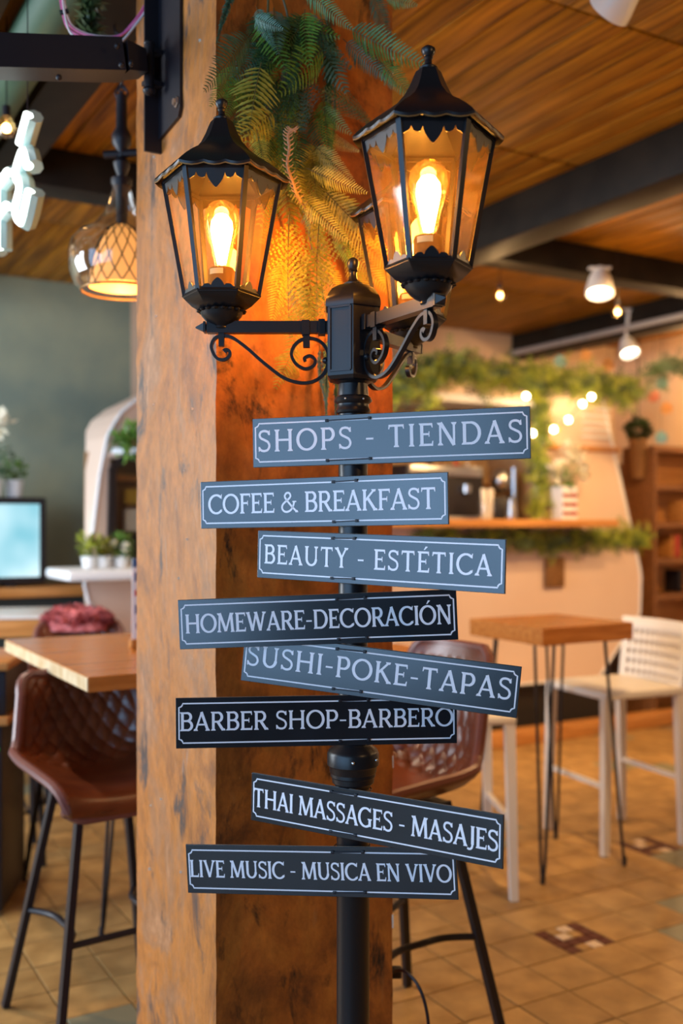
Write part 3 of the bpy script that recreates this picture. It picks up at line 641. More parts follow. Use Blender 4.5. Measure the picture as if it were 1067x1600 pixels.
for (yaw, roll, s0, z, txt, ext, cap_h, toff, off, tsp, lab) in SIGNS:
    nrm = Vector((-sin(yaw), -cos(yaw), 0)); u = Vector((cos(yaw), -sin(yaw), 0))
    c = Vector((LX, LY, z)) + nrm * off + u * s0
    t = thing('direction_sign', lab, 'sign', c); t.rotation_euler = Matrix.Rotation(-yaw, 3, 'Z').to_4x4().to_euler()
    t.matrix_world = Matrix.Translation(c) @ Matrix.Rotation(-yaw, 4, 'Z') @ Matrix.Rotation(-roll, 4, 'Y')
    b = MB(); b.use(SIGN); b.bevbox((0, ST/2, 0), (SL, ST, SWD), .0006); b.use(SIGNE); b.box((0, ST - .0006, 0), (SL + .0006, .0010, SWD + .0006))
    b.build('board', SIGN, t, smooth=False)
    # border line with notched corners
    X, Z, r = SL/2 - .0055, SWD/2 - .0095, .0065
    loop = []
    for sx, sz, flip in ((1, 1, 0), (1, -1, 1), (-1, -1, 0), (-1, 1, 1)):
        arcp = [(sx*(X - r*cos(a)), sz*(Z - r*sin(a))) for a in [pi/2*i/5 for i in range(6)]]      # concave corner around (X,Z)
        arcp = arcp[::-1] if not flip else arcp
        arcp = [(sx*X - (p_[0] - 0)*0 - sx*0 + (p_[0] - sx*X), p_[1]) for p_ in arcp]
        arcp2 = []
        for a in [pi/2*i/5 for i in range(6)]: arcp2.append((sx*(X - r*cos(a)), sz*(Z - r*sin(a))))
        # order: coming along the top edge rightwards -> notch -> down the side
        seq = arcp2 if (sx, sz) in ((1, -1), (-1, 1)) else arcp2
        seq = sorted(seq, key=lambda q: abs(q[0]))
        if (sx, sz) in ((1, -1), (-1, 1)): seq = seq[::-1]
        if (sx, sz) in ((1, 1), (-1, -1)): seq = [(sx*(X - r), sz*Z)] * 0 + seq
        loop += seq
    loop.append(loop[0]); bb = MB(); k = len(loop); vs = []
    for i in range(k):
        q0 = loop[i-1] if i else loop[-2]; q1 = loop[i+1] if i < k-1 else loop[1]; dx, dz = q1[0]-q0[0], q1[1]-q0[1]; L = hypot(dx, dz) or 1; w = .00125
        vs += [(loop[i][0] - dz/L*w, -.0003, loop[i][1] + dx/L*w), (loop[i][0] + dz/L*w, -.0003, loop[i][1] - dx/L*w)]
    bb.add(vs, [(2*i, 2*i+1, 2*i+3, 2*i+2) for i in range(k-1)]); bb.build('border_line', WHITEP, t, smooth=False)
    text_mesh(t, txt, -SL/2 + ext[0]*SL, -SL/2 + ext[1]*SL, cap_h, toff, -.0005)
    # cable ties: two bars on the face, strap round the pole behind
    for sz in (1, -1):
        zz = sz * (SWD/2 - .0085); xp = -s0; hw = tsp[0] / 2
        tie = MB(); pr = .0285 if z > 1.06 else .0315
        tie.bar((xp - hw, -.0014, zz - .0006), (xp + hw, -.0014, zz + .0006), .0022, .0030, (0, 1, 0))
        for sx in (-1, 1):
            tie.bevbox((xp + sx*hw, -.0016, zz + sx*.0006), (.006, .003, .005), .0006)
        loop3 = [(xp - hw, -.001, zz), (xp - hw, ST + .001, zz)] + [(xp + (pr+.001)*-cos(a), off + (pr+.001)*sin(a), zz) for a in [pi*i/10 for i in range(11)]] + [(xp + hw, ST + .001, zz), (xp + hw, -.001, zz)]
        tie.tube(loop3, .0012, 6); tie.build('cable_tie', BLKP, t)

# ------------------------------------------------------------------ ferns on the column
def frond_mesh(kind, seed, m):
    random.seed(seed); b = MB(); n = 24 if kind == 'sword' else (16 if kind == 'lace' else 50)
    wmax = {'sword': .20, 'lace': .20, 'broad': .27, 'plume': .10}[kind]
    if kind == 'broad': n = 15
    droop = random.uniform(.10, .28); side = random.uniform(-.10, .10)
    def rp(t): return Vector((t, side * t * t, -droop * t * t))
    b.use(STEM); b.tube([rp(i / 12) for i in range(13)], [.006 * (1 - .8 * i / 12) for i in range(13)], 5)
    b.use(m)
    def leaf(P, d, up, L, W, ser=0):
        d = d.normalized(); x = d.cross(up).normalized(); k = 7 if ser else 4; vs = []
        for i in range(k + 1):
            t = i / k; w = W * (sin(pi * min(1, (t * .86 + .14))) ** .7) * (1 - .3 * t)
            if ser and 0 < i < k: w *= .72 if i % 2 else 1.1
            if i == k: w = 0.0001
            q = P + d * L * t - up * (L * .22 * t * t) + d * 0
            vs += [q - x * w + up * w * .25, q - up * w * .12, q + x * w + up * w * .25]
        b.add(vs, [f for i in range(k) for f in ((3*i, 3*i+1, 3*i+4, 3*i+3), (3*i+1, 3*i+2, 3*i+5, 3*i+4))])
    for i in range(n):
        t = .10 + .90 * i / n; P = rp(t); tg = (rp(min(1, t + .02)) - rp(t - .02)).normalized()
        shape = (min(1, (t) / .28) ** .6) * (1 - max(0, t - .28) / .72) ** .75 + .04
        Lp = wmax * shape * random.uniform(.92, 1.06)
        for sd in (-1, 1):
            sw = .50 if kind != 'plume' else 1.0
            d = Vector((sw + .2*t, sd, random.uniform(-.16, .10))).normalized(); up = Vector((0, 0, 1))
            if kind in ('sword', 'broad'): leaf(P, d, up, Lp, (.0155 if kind == 'sword' else .025) * (.45 + .55 * min(1, shape)), 1)
            elif kind == 'plume':
                for q in range(2): leaf(P, Vector((1.0, sd*random.uniform(.3, 1.1), random.uniform(-.7, .7))), up, Lp * random.uniform(.6, 1.1), .011)
            else:
                b.tube([P, P + d * Lp], [.0025, .001], 3, caps=False)
                kq = max(3, int(6 * shape))
                for q in range(kq):
                    tq = (q + .4) / kq; Q = P + d * Lp * tq - up * Lp * .12 * tq * tq; l2 = .040 * (1 - .55 * tq) * (.5 + .5 * shape) + .006
                    for s2 in (-1, 1):
                        x2 = d.cross(up).normalized() * s2; dd = (d * .45 + x2 + up*random.uniform(-.3, .2)).normalized(); yv = dd.cross(up).normalized(); w3 = l2 * .34
                        b.add([Q, Q + dd*l2*.45 + yv*w3, Q + dd*l2, Q + dd*l2*.45 - yv*w3], [(0, 1, 2, 3)])
    o = b.build('frond', parent=None, smooth=True, angle=60); me = o.data; bpy.data.objects.remove(o); return me
FM = {}
for kind in ('sword', 'lace', 'broad', 'plume'):
    for mi in range(4):
        if (kind, mi) in (('broad', 0), ('plume', 2), ('plume', 1)): continue
        FM[(kind, mi)] = frond_mesh(kind, len(FM) + 11, LEAFS[mi])
fern = thing('hanging_fern', 'trailing artificial fern garland hanging down the face of the orange column', 'fern', (.0, 2.0, 1.75))
def frond(kind, mi, B, T, spin=0.0, wide=1.0):
    B = Vector(B); T = Vector(T); x = (T - B); L = x.length; x.normalize()
    toc = (Vector((0, 0, EYE)) - (B + T) / 2).normalized(); z = (toc - x * toc.dot(x)).normalized()
    z = Matrix.Rotation(spin, 3, x) @ z; y = z.cross(x)
    M = Matrix(((x.x, y.x, z.x, 0), (x.y, y.y, z.y, 0), (x.z, y.z, z.z, 0), (0, 0, 0, 1))) @ Matrix.Diagonal((L, L * wide, L, 1))
    o = bpy.data.objects.new('frond', FM[(kind, mi)]); C.objects.link(o); o.parent = fern
    o.matrix_local = Matrix.Translation(B - Vector(fern.location)) @ M; return o
def face_depth(px):   # depth of the column's right face at a pixel column
    a = (px - 533.5) / F; t = (a * K.y - K.x) / (e2.x - a * e2.y); return K.y + t * e2.y
FL = [  # kind, material, base px, tip px, distance in front of the column face (base, tip), spin
 ('sword', 1, 470, -25, 540, 46, .10, .20, .2), ('sword', 3, 392, 52, 330, 128, .06, .16, -.3), ('plume', 3, 372, -30, 340, 36, .05, .12, 0),
 ('broad', 2, 408, 98, 385, 192, .10, .20, .1), ('sword', 1, 372, 100, 328, 146, .05, .12, .5), ('sword', 1, 540, 40, 660, 112, .10, .22, .25),
 ('sword', 0, 535, 60, 612, 132, .07, .16, .1), ('sword', 1, 590, 92, 642, 152, .12, .2, .0), ('broad', 1, 507, 72, 455, 130, .08, .16, -.3),
 ('sword', 0, 580, -12, 603, 60, .05, .12, .4), ('broad', 1, 600, -6, 645, 10, .08, .12, 0), ('sword', 0, 440, 20, 462, 130, .05, .10, .3),
 ('sword', 0, 500, 20, 528, 120, .05, .10, -.3), ('plume', 0, 515, 30, 520, 205, .04, .06, 0), ('broad', 0, 0, 0, 0, 0, 0, 0, 0),
 ('sword', 3, 400, 10, 420, 70, .08, .14, .3), ('broad', 3, 395, 25, 438, 48, .10, .16, .2), ('sword', 0, 420, 60, 395, 120, .04, .08, .3),
 ('sword', 1, 380, 120, 350, 175, .05, .12, .2), ('broad', 2, 430, 175, 372, 205, .10, .18, .3), ('sword', 2, 400, 200, 412, 260, .08, .16, 0),
 ('sword', 0, 455, 120, 470, 215, .05, .10, .2), ('sword', 1, 505, 150, 512, 240, .05, .12, 0), ('broad', 1, 500, 165, 540, 210, .06, .12, .2),
 ('sword', 2, 490, 225, 545, 285, .10, .20, .2), ('sword', 2, 478, 262, 568, 308, .12, .22, .3), ('lace', 1, 440, 190, 452, 290, .08, .18, .1),
 ('sword', 2, 465, 300, 540, 380, .12, .22, .1), 
 
 ('sword', 2, 500, 290, 600, 400, .10, .20, .1), ('sword', 2, 520, 330, 620, 440, .06, .14, .3), ('sword', 2, 535, 370, 610, 470, .05, .10, .2),
 ('broad', 2, 500, 380, 470, 480, .10, .18, .3), 
 ('sword', 1, 495, 440, 480, 505, .08, .16, .2), ('broad', 2, 480, 470, 452, 545, .06, .12, 0), ('broad', 2, 465, 540, 430, 590, .04, .10, .3),
 ('plume', 3, 515, 520, 500, 645, .04, .08, 0), ('plume', 0, 530, 500, 520, 640, .04, .08, .4), ('plume', 3, 500, 540, 488, 620, .05, .08, .8), ('plume', 3, 545, 560, 548, 650, .03, .05, 0),
 ('sword', 2, 540, 400, 590, 500, .04, .08, .0), ('broad', 2, 470, 590, 440, 575, .03, .06, 0),
 ('sword', 2, 555, 330, 605, 350, .04, .1, 0), ('sword', 2, 540, 470, 575, 505, .03, .06, .3), ('lace', 2, 452, 335, 442, 512, .19, .25, .0), ('lace', 2, 500, 330, 483, 505, .15, .21, .1), ('lace', 1, 432, 300, 408, 372, .12, .16, .2),
 ('sword', 1, 470, 300, 505, 400, .04, .08, .2), ('sword', 2, 445, 400, 425, 500, .05, .09, -.2), ('sword', 1, 520, 350, 560, 440, .04, .07, .1),
 ('broad', 2, 520, 300, 570, 370, .08, .14, .0), ('sword', 2, 500, 400, 540, 490, .06, .10, .2), ('broad', 2, 440, 250, 475, 320, .12, .18, -.2), ('sword', 1, 455, 420, 470, 520, .03, .07, .3)]
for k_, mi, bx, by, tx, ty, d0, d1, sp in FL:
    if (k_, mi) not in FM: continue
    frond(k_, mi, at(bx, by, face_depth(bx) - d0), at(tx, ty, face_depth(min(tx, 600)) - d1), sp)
random.seed(21)
for i in range(62):
    v = .62 * random.random() ** 1.3; y = 10 + 470 * v; cx = 440 + 50 * v + random.uniform(-48, 48) * (1.05 - .3 * v)
    ln_ = random.uniform(60, 115); a = random.gauss(pi/2, .65)
    tx, ty = cx + cos(a) * ln_, y + sin(a) * ln_
    if tx > 600 or tx < 350: tx = cx
    if v > .75: k_ = 'lace' if random.random() < .3 else 'sword'
    else: k_ = random.choice(('sword', 'sword', 'lace', 'broad'))
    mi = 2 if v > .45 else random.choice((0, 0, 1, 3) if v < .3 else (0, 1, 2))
    if (k_, mi) not in FM: k_ = 'sword'
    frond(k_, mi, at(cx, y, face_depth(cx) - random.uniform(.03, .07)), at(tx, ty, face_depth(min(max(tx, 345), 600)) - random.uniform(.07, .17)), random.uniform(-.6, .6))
for i in range(0):  # lacy fronds massed below
    y = random.uniform(290, 430); cx = random.uniform(436, 545)
    frond('lace', 2, at(cx, y, face_depth(cx) - random.uniform(.04, .09)), at(cx + random.uniform(-18, 22), y + random.uniform(60, 110), face_depth(cx) - random.uniform(.08, .16)), random.uniform(-.5, .5))
st = MB(); off = Vector(fern.location)
for pts in ([(420, -20), (418, 60), (424, 140), (450, 220), (470, 300), (490, 400)], [(500, -20), (520, 90), (522, 200), (505, 300), (500, 420), (520, 540)], [(440, -10), (452, 40), (448, 100), (470, 200)], [(395, 80), (400, 130), (430, 180), (455, 200)], [(545, 440), (560, 560), (550, 620), (528, 612)]):
    st.tube([p_ - off for p_ in crom([at(x, y, face_depth(x) - .035) for x, y in pts], 5)], .0028, 6)
st.build('stem', STEM, fern)
cu = MB(); cp = crom([at(x, y, face_depth(455) - dd) for x, y, dd in ((462, 206, .2), (456, 203, .2), (450, 212, .2), (452, 232, .2), (449, 258, .2), (458, 285, .18), (465, 305, .16), (480, 330, .1))], 6)
cu.tube([p_ - off for p_ in cp], [.0028 + .0000 * i for i in range(len(cp))], 7)
for i in range(3, len(cp) - 2, 2):
    for sd in (-1, 1):
        a_ = cp[i] - off; cu.tube([a_, a_ + Vector((sd * .007, -.002, .003)), a_ + Vector((sd * .010, -.002, .007))], [.0018, .0014, .0004], 5)
cu.build('curled_stalk', CURL, fern)['label'] = 'beige curled young stalk'

# ------------------------------------------------------------------ wall bracket and cable loop, top left
lf = lambda w, o=0.0: K + e1 * w - e2 * o      # point on the column's left face, o outward
bk = thing('wall_bracket', 'black steel swing arm bracket bolted high on the left side of the column', 'bracket', lf(.235) + Vector((0, 0, 2.45)))
bo = Vector(bk.location); b = MB()
zb0 = at(262, 192, 2.25).z
P0, P1 = lf(.183, .0005), lf(.324, .0005)
Mx = Matrix.Translation(P0) @ Matrix.Rotation(atan2(e1.y, e1.x), 4, 'Z')
pl = MB(); pl.prism([(0, zb0 + .03), (0, 2.98), (.141, 2.98), (.141, zb0), (.012, zb0 + .012)], .0, .007, Mx)
pl.prism([(.134, zb0 - .03), (.134, 2.98), (.141, 2.98), (.141, zb0 - .03)], .0, .040, Mx)
for v in pl.v: v -= bo
pl.build('mounting_plate', BLKP, bk, smooth=False)
bl = MB(); q = lf(.200, .008) + Vector((0, 0, zb0 + .045)) - bo
bl.lathe([(.0001, .0), (.013, 0), (.013, .003), (.008, .0035), (.008, .009), (.0001, .009)], 6, (0, 0, 0), Matrix.Translation(q) @ Matrix.Rotation(atan2(-e2.y, -e2.x), 4, 'Z') @ Matrix.Rotation(pi/2, 4, 'Y'))
bl.build('bolt', STEEL, bk)
Pp = at(233, 103, 2.31) - bo; Pe = at(-80, 86, 2.14) - bo; Pm = at(190, 94, 2.27) - bo
a = MB(); a.bar(Pe, Pm, .07, .072); a.bar(Pm, at(222, 100, 2.30) - bo, .07, .066, w2=.05, h2=.05); a.build('arm', BLKP, bk, smooth=False)
a = MB()
for zz in (-.036, .036): a.bar(Pp + Vector((-.01, 0, zz)), lf(.300, .010) + Vector((0, 0, Pp.z + bo.z + zz)) - bo, .03, .010)
a.tube([Pp + Vector((0, 0, -.058)), Pp + Vector((0, 0, .05))], .011, 14); a.ball(Pp + Vector((0, 0, -.056)), .015, 12, .7); a.ball(Pp + Vector((0, 0, .05)), .013, 12, .6)
a.build('hinge', BLKP, bk)
for x_, y_ in ((183, 72), (190, 101), (205, 99), (92, 121), (75, 62)):
    s_ = MB().ball(at(x_, y_, 2.19) - bo, .007, 10); s_.build('screw', BLKP, bk)
cl = thing('cable_loop', 'drooping bundle of pink and white cables above the steel bracket arm', 'cable', at(165, 60, 2.38)); co = Vector(cl.location)
for i, (mt, dx, dy, dd) in enumerate(((CABP, 0, 0, 0), (CABW, 3, -4, .012), (CABP, -3, -2, .02), (CABW, 1, 2, -.012))):
    pts = [at(x + dx, y + dy + (3*i if 100 < x < 200 else 0), 2.375 + dd) - co for x, y in ((103, -60), (98, -10), (99, 12), (108, 38), (128, 52), (155, 58), (185, 56), (210, 38), (228, 12), (245, -30), (262, -70))]
    c_ = MB().tube(crom(pts, 6), .0028, 8); c_.build('cable', mt, cl)
t_ = MB().tube([at(94, 20, 2.375) - co, at(107, 17, 2.375) - co], .006, 8); t_.build('cable_tie', BLKP, cl)

# conifer sprig hanging at the top
def sprig(mb, P, length, rad, n, seed, dirv=(0, 0, -1)):
    random.seed(seed); d = Vector(dirv).normalized()
    for i in range(n):
        t = random.random(); Q = P + d * length * t; v = Vector((random.gauss(0, 1), random.gauss(0, 1), random.gauss(0, 1))).normalized()
        v = (v + d * .7).normalized(); l = rad * random.uniform(.6, 1.2); x = v.cross(Vector((.3, .2, 1))).normalized() * l * .13
        mb.add([Q, Q + v*l*.5 + x, Q + v*l, Q + v*l*.5 - x], [(0, 1, 2, 3)])
b = MB(); b.use(GARD); P = at(140, -40, 2.5); sprig(b, P, .15, .045, 420, 5); b.use(STEM); b.tube([P, P - Vector((0, 0, .14))], .004, 6)
b.tube([P, (P.x, P.y, 2.99)], .003, 6)
tag(b.build('pine_sprig'), 'dark green pine sprig hanging behind the cable loop', 'greenery')

# ------------------------------------------------------------------ neon sign (seen edge-on along the room axis)
R0 = at(66, 272, 2.45); nd = e1
neon = thing('neon_sign', 'glowing white tube letters on clear acrylic spelling CAFÉ at upper left', 'neon sign', R0); neon.rotation_euler = (0, 0, atan2(-e1.y, -e1.x))
# local x runs toward the near end; letters are laid so the word ends at the near end x=0
def neon_letter(paths, x0, w, hh):
    for pth in paths:
        pts = crom([Vector((x0 + x*w, -.02, (y - .5)*hh)) for x, y in pth], 5) if len(pth) > 2 else [Vector((x0 + x*w, -.02, (y - .5)*hh)) for x, y in pth]
        MB().tube(pts, .0125, 10).build('neon_tube', NEON, neon)
        MB().tube([p_ + Vector((0, .016, 0)) for p_ in pts], .021, 8).build('acrylic_backing', ACRY, neon)
LH = .165
neon_letter([[(.9, .80), (.6, 1.0), (.15, .8), (.0, .45), (.15, .1), (.6, .0), (.9, .2)]], -.80, .15, LH)
neon_letter([[(.0, .0), (.5, 1.0)], [(.5, 1.0), (1.0, .0)], [(.2, .35), (.8, .35)]], -.61, .15, LH)
neon_letter([[(.1, -.05), (.1, 1.0)], [(.1, 1.0), (.9, 1.0)], [(.1, .5), (.75, .5)]], -.41, .15, LH)
neon_letter([[(.85, .70), (.55, 1.0), (.12, .80), (.4, .52), (.1, .25), (.5, -.02), (.95, .3)], [(.35, 1.2), (.85, 1.45)]], -.20, .17, LH)
for x in (-.7, -.15):
    w_ = MB().tube([Vector((x, .0, .07)), Vector((x, .0, 2.99 - R0.z))], .0015, 5); w_.build('hanging_wire', BLKP, neon)

# ------------------------------------------------------------------ pendant lamp
pd = at(190, 456, 2.9)
pen = thing('pendant_lamp', 'clear glass bell pendant with amber netted inner shade hanging left of the column', 'pendant lamp', (pd.x, pd.y, 0))
S3 = 2.9 / F; zz = lambda y: EYE + (818 - y) * S3
g = MB().lathe([(62*S3, zz(455)), (72*S3, zz(447)), (80*S3, zz(425)), (82*S3, zz(400)), (78*S3, zz(380)), (66*S3, zz(366)), (44*S3, zz(355)), (28*S3, zz(335)), (20*S3, zz(315)), (15*S3, zz(297)), (14*S3, zz(290))], 40, caps=False); g.build('glass_shade', CLEAR, pen)
g = MB().tube([(62*S3*cos(a), 62*S3*sin(a), zz(455)) for a in [2*pi*i/40 for i in range(40)]], .004, 8, closed=True); g.build('shade_rim', GOLD, pen)
g = MB().lathe([(50*S3, zz(449)), (48*S3, zz(428)), (42*S3, zz(400)), (32*S3, zz(375)), (21*S3, zz(358)), (8*S3, zz(350))], 30, caps=False); g.build('inner_shade', AMBERG, pen)
net = MB()
for k in range(14):
    for sgn in (-1, 1):
        pts = []
        for i in range(14):
            t = i / 13; rr = [50, 48, 42, 32, 21, 8]; q = t * 5; j = min(4, int(q)); r = (rr[j] + (rr[j+1] - rr[j]) * (q - j)) * S3 + .002
            ys = [449, 428, 400, 375, 358, 350]; y = ys[j] + (ys[j+1] - ys[j]) * (q - j); a = 2*pi*k/14 + sgn * t * 1.3; pts.append((r*cos(a), r*sin(a), zz(y)))
        net.tube(pts, .0018, 4)
net.build('netting', BLKP, pen)
g = MB().lathe([(.001, zz(436)), (.014, zz(432)), (.026, zz(418)), (.024, zz(405)), (.012, zz(392)), (.001, zz(388))], 16, caps=False); g.build('bulb', WARMP, pen)
g = MB().lathe([(.014, zz(392)), (.016, zz(340)), (.018, zz(300)), (.030, zz(288)), (.030, zz(280)), (.012, zz(276)), (.022, zz(262)), (.024, zz(255)), (.010, zz(245)), (.014, zz(235)), (.026, zz(225)), (.028, zz(212)), (.016, zz(200)), (.015, zz(150)), (.006, zz(146))], 20); g.build('stem', BLKP, pen)
g = MB().tube([(.0, .0, zz(240)), (.06, 0, zz(238)), (-.05, 0, zz(242))], .012, 8); g.build('cross_bar', BLKP, pen)
def ring(mb, c, r, w, ax=0):
    mb.tube([Vector(c) + (Vector((r*cos(a), 0, r*sin(a))) if ax == 0 else Vector((0, r*cos(a), r*sin(a)))) for a in [2*pi*i/20 for i in range(20)]], w, 6, closed=True)
ch = MB()
ring(ch, (0, 0, zz(146)), .017, .0035); ring(ch, (0, 0, zz(44)), .020, .004)
z_ = zz(138); k = 0
while z_ < zz(50): ring(ch, (0, 0, z_), .010, .0025, k % 2); z_ += .016; k += 1
ch.tube([(0, 0, zz(34)), (0, 0, 2.99)], .005, 6); ch.build('chain', BLKP, pen)
point_light('pendant_glow', (pd.x, pd.y, zz(462)), 3.5, (1, .55, .22), .04)

# ------------------------------------------------------------------ stools and tables
def copy_tree(o, parent=None):
    c = o.copy(); C.objects.link(c); c.parent = parent
    for ch_ in list(o.children): copy_tree(ch_, c)
    return c
def leather_stool(label, loc, rz, back_top=1.0, base=.185, group='brown leather bar stools'):
    t = thing('bar_stool', label, 'bar stool', loc, rz, group)   # faces local +y
    prof = crom([Vector((0, .225, .655)), Vector((0, .232, .685)), Vector((0, .195, .703)), Vector((0, .08, .700)), Vector((0, -.06, .698)), Vector((0, -.145, .715)), Vector((0, -.190, .765)), Vector((0, -.212, .84)), Vector((0, -.232, (.84 + back_top)/2 + .01)), Vector((0, -.250, back_top))], 12)
    NV = len(prof) - 1; NU = 64; vs = []; vv = []
    for i, p_ in enumerate(prof):
        t_ = i / NV; q0 = prof[max(0, i-1)]; q1 = prof[min(NV, i+1)]; tg_ = (q1 - q0).normalized(); nr = Vector((0, -tg_.z, tg_.y)); nr = nr if (nr.z + nr.y * .3) > 0 or nr.y > 0 else -nr
        nr = Vector((0, tg_.z, -tg_.y))
        if nr.z < 0: nr = -nr
        if t_ > .55 and nr.y < 0: nr = -nr
        hw = .185 + .05 * sin(pi * min(1, t_ / .9)) 
        e = max(0, (t_ - .90) / .10); hw *= sqrt(max(0, 1 - (e ** 2.2) * .42))
        e = max(0, (.12 - t_) / .12); hw *= sqrt(max(0, 1 - (e ** 2) * .35))
        for j in range(NU + 1):
            u_ = -1 + 2 * j / NU; cu_ = abs(u_) ** 2.6; curl = (.030 + .055 * sin(pi * min(1, max(0, (t_ - .15) / .85))) ) * cu_
            if t_ < .15: curl *= t_ / .15
            q = 0
            if .50 < t_ < .955 and abs(u_) < .86:
                a_ = (u_ * 4.2 + t_ * 8.5) * pi; b_ = (u_ * 4.2 - t_ * 8.5) * pi
                fade = min(1, (t_ - .50) / .03, (.955 - t_) / .02, (.86 - abs(u_)) / .04); q = .007 * min(abs(sin(a_)), abs(sin(b_))) ** .7 * fade
            vs.append(p_ + Vector((u_ * hw, 0, 0)) + nr * (curl + q))
    b = MB(); b.add(vs, [(i*(NU+1) + j, i*(NU+1) + j + 1, (i+1)*(NU+1) + j + 1, (i+1)*(NU+1) + j) for i in range(NV) for j in range(NU)])
    o = b.build('seat_shell', LEATH, t, angle=80); md = o.modifiers.new('thick', 'SOLIDIFY'); md.thickness = .026; md.offset = 0
    rim = [vs[j] for j in range(0, NU + 1, 3)] + [vs[i*(NU+1) + NU] for i in range(3, NV, 3)] + [vs[NV*(NU+1) + j] for j in range(NU, -1, -3)] + [vs[i*(NU+1)] for i in range(NV - 3, 2, -3)]
    MB().tube(rim, .0145, 8, closed=True).build('piping', PIPING, t)
    for sx in (-1, 1):
        for sy in (-1, 1):
            top = Vector((sx * .11, sy * .10, .672)); bot = Vector((sx * (base + .035), sy * (base + .035), .004))
            l_ = MB().bar(bot, top, .020, .024, (0, 1, 0)); l_.build('leg', BLKP, t, smooth=False)
    def onleg(sx, sy, z_): f = (.672 - z_) / .668; return Vector((sx * (.11 + (base + .035 - .11) * f), sy * (.10 + (base + .035 - .10) * f), z_))
    zf = .30; a_, b_, c_, d_ = onleg(-1, 1, zf), onleg(1, 1, zf), onleg(1, -1, zf), onleg(-1, -1, zf)
    f_ = MB(); f_.tube([a_, b_], .010, 8); f_.build('footrest', BLKP, t)
    for P, Q, sx in ((b_, c_, -1), (d_, a_, 1)):
        m_ = (P + Q) / 2 + Vector((sx * .05, 0, 0)); MB().tube(crom([P, P.lerp(m_, .5) + Vector((sx*.02, 0, 0)), m_, Q.lerp(m_, .5) + Vector((sx*.02, 0, 0)), Q], 5), .010, 8).build('side_rail', BLKP, t)
    MB().bevbox((0, 0, .668), (.24, .22, .012), .003).build('seat_plate', BLKP, t)
    return t
leather_stool('quilted brown leather bar stool tucked under the wooden table at left', (-.70, 3.015, 0), atan2(-.815, .58) - pi/2, .985)
leather_stool('quilted brown leather bar stool behind the signs, right of the column', (.147, 2.90, 0), atan2(-.56, -.83) - pi/2, 1.09)
leather_stool('brown leather bar stool with pink throw, behind the left table', (-1.13, 4.42, 0), atan2(-.95, .25) - pi/2, 1.0)
# shaggy throw over the far stool
b = MB(); random.seed(9); tc_ = at(120, 968, 4.62)
for i in range(900):
    a_ = random.uniform(0, 2*pi); e_ = random.uniform(-.2, 1) ; rr = sqrt(max(0, 1 - max(0, e_)**2)); P = tc_ + Vector((.155*rr*cos(a_), .06*rr*sin(a_), .052*e_ + .006*sin(a_*5)))
    v = Vector((cos(a_)*rr*.5 + random.gauss(0, .4), sin(a_)*rr*.5 + random.gauss(0, .4), e_ + random.gauss(0, .4))).normalized() * random.uniform(.010, .022); x = v.cross(Vector((random.random(), .3, .5))).normalized() * .008
    b.add([P - v*.4 - x, P - v*.4 + x, P + v + x*.6, P + v - x*.6], [(0, 1, 2, 3)])
b.lathe([(.001, -.05), (.13, -.05), (.145, -.02), (.14, .02), (.10, .045), (.001, .055)], 16, tc_, None)
for v in b.v[-96:]: v.y = tc_.y + (v.y - tc_.y) * .42
tag(b.build('shaggy_throw', PINK), 'shaggy pink and red throw bundled over the back of the far left stool', 'throw')

def table(name, label, corner, w, dpt, z, th, rz, leg_in=.06, edge=WOODE, legs='hair'):
    t = thing(name, label, 'table', (corner.x, corner.y, 0), rz); b = MB(); b.use(WOODT)
    b.bevbox((w/2, dpt/2, z - th/2), (w, dpt, th), .003); o = b.build('table_top', WOODT, t, smooth=False)
    if edge:
        e = MB().box((-.0008, dpt/2, z - th/2), (.002, dpt - .006, th - .006)); e.build('end_grain', edge, t, smooth=False)
    for sx in (0, 1):
        for sy in (0, 1):
            cx_ = leg_in + sx * (w - 2*leg_in); cy_ = leg_in + sy * (dpt - 2*leg_in); ox = -1 if sx == 0 else 1; oy = -1 if sy == 0 else 1
            l_ = MB(); foot = Vector((cx_ + ox*.03, cy_ + oy*.03, .03))
            for (ax, ay) in ((-.055*ox, 0), (0, -.055*oy)):
                l_.tube([Vector((cx_ + ax, cy_ + ay, z - th)), foot + Vector((ax*.22, ay*.22, .06)), foot + Vector((ax*.10, ay*.10, .0))], .0065, 8)
            l_.tube([foot + Vector((-.055*ox*.1, 0, 0)), foot + Vector((0, 0, -.012)), foot + Vector((0, -.055*oy*.1, 0))], .0065, 8); l_.tube([foot + Vector((0, 0, .01)), foot + Vector((0, 0, -.028))], .010, 8)
            l_.bevbox((cx_ - .02*ox, cy_ - .02*oy, z - th - .003), (.10, .10, .005), .001); l_.build('leg', BLKP, t)
    return t
table('bar_table', 'square oak bar table with black hairpin legs at right', Vector((.80, 4.08)), .50, .477, 1.033, .072, RA, edge=None, leg_in=.055)
table('long_bar_table', 'oak bar table with pale end grain abutting the left of the column', Vector((-.688, 2.78)), 1.15, 1.04, 1.033, .043, math.radians(30), leg_in=.30)

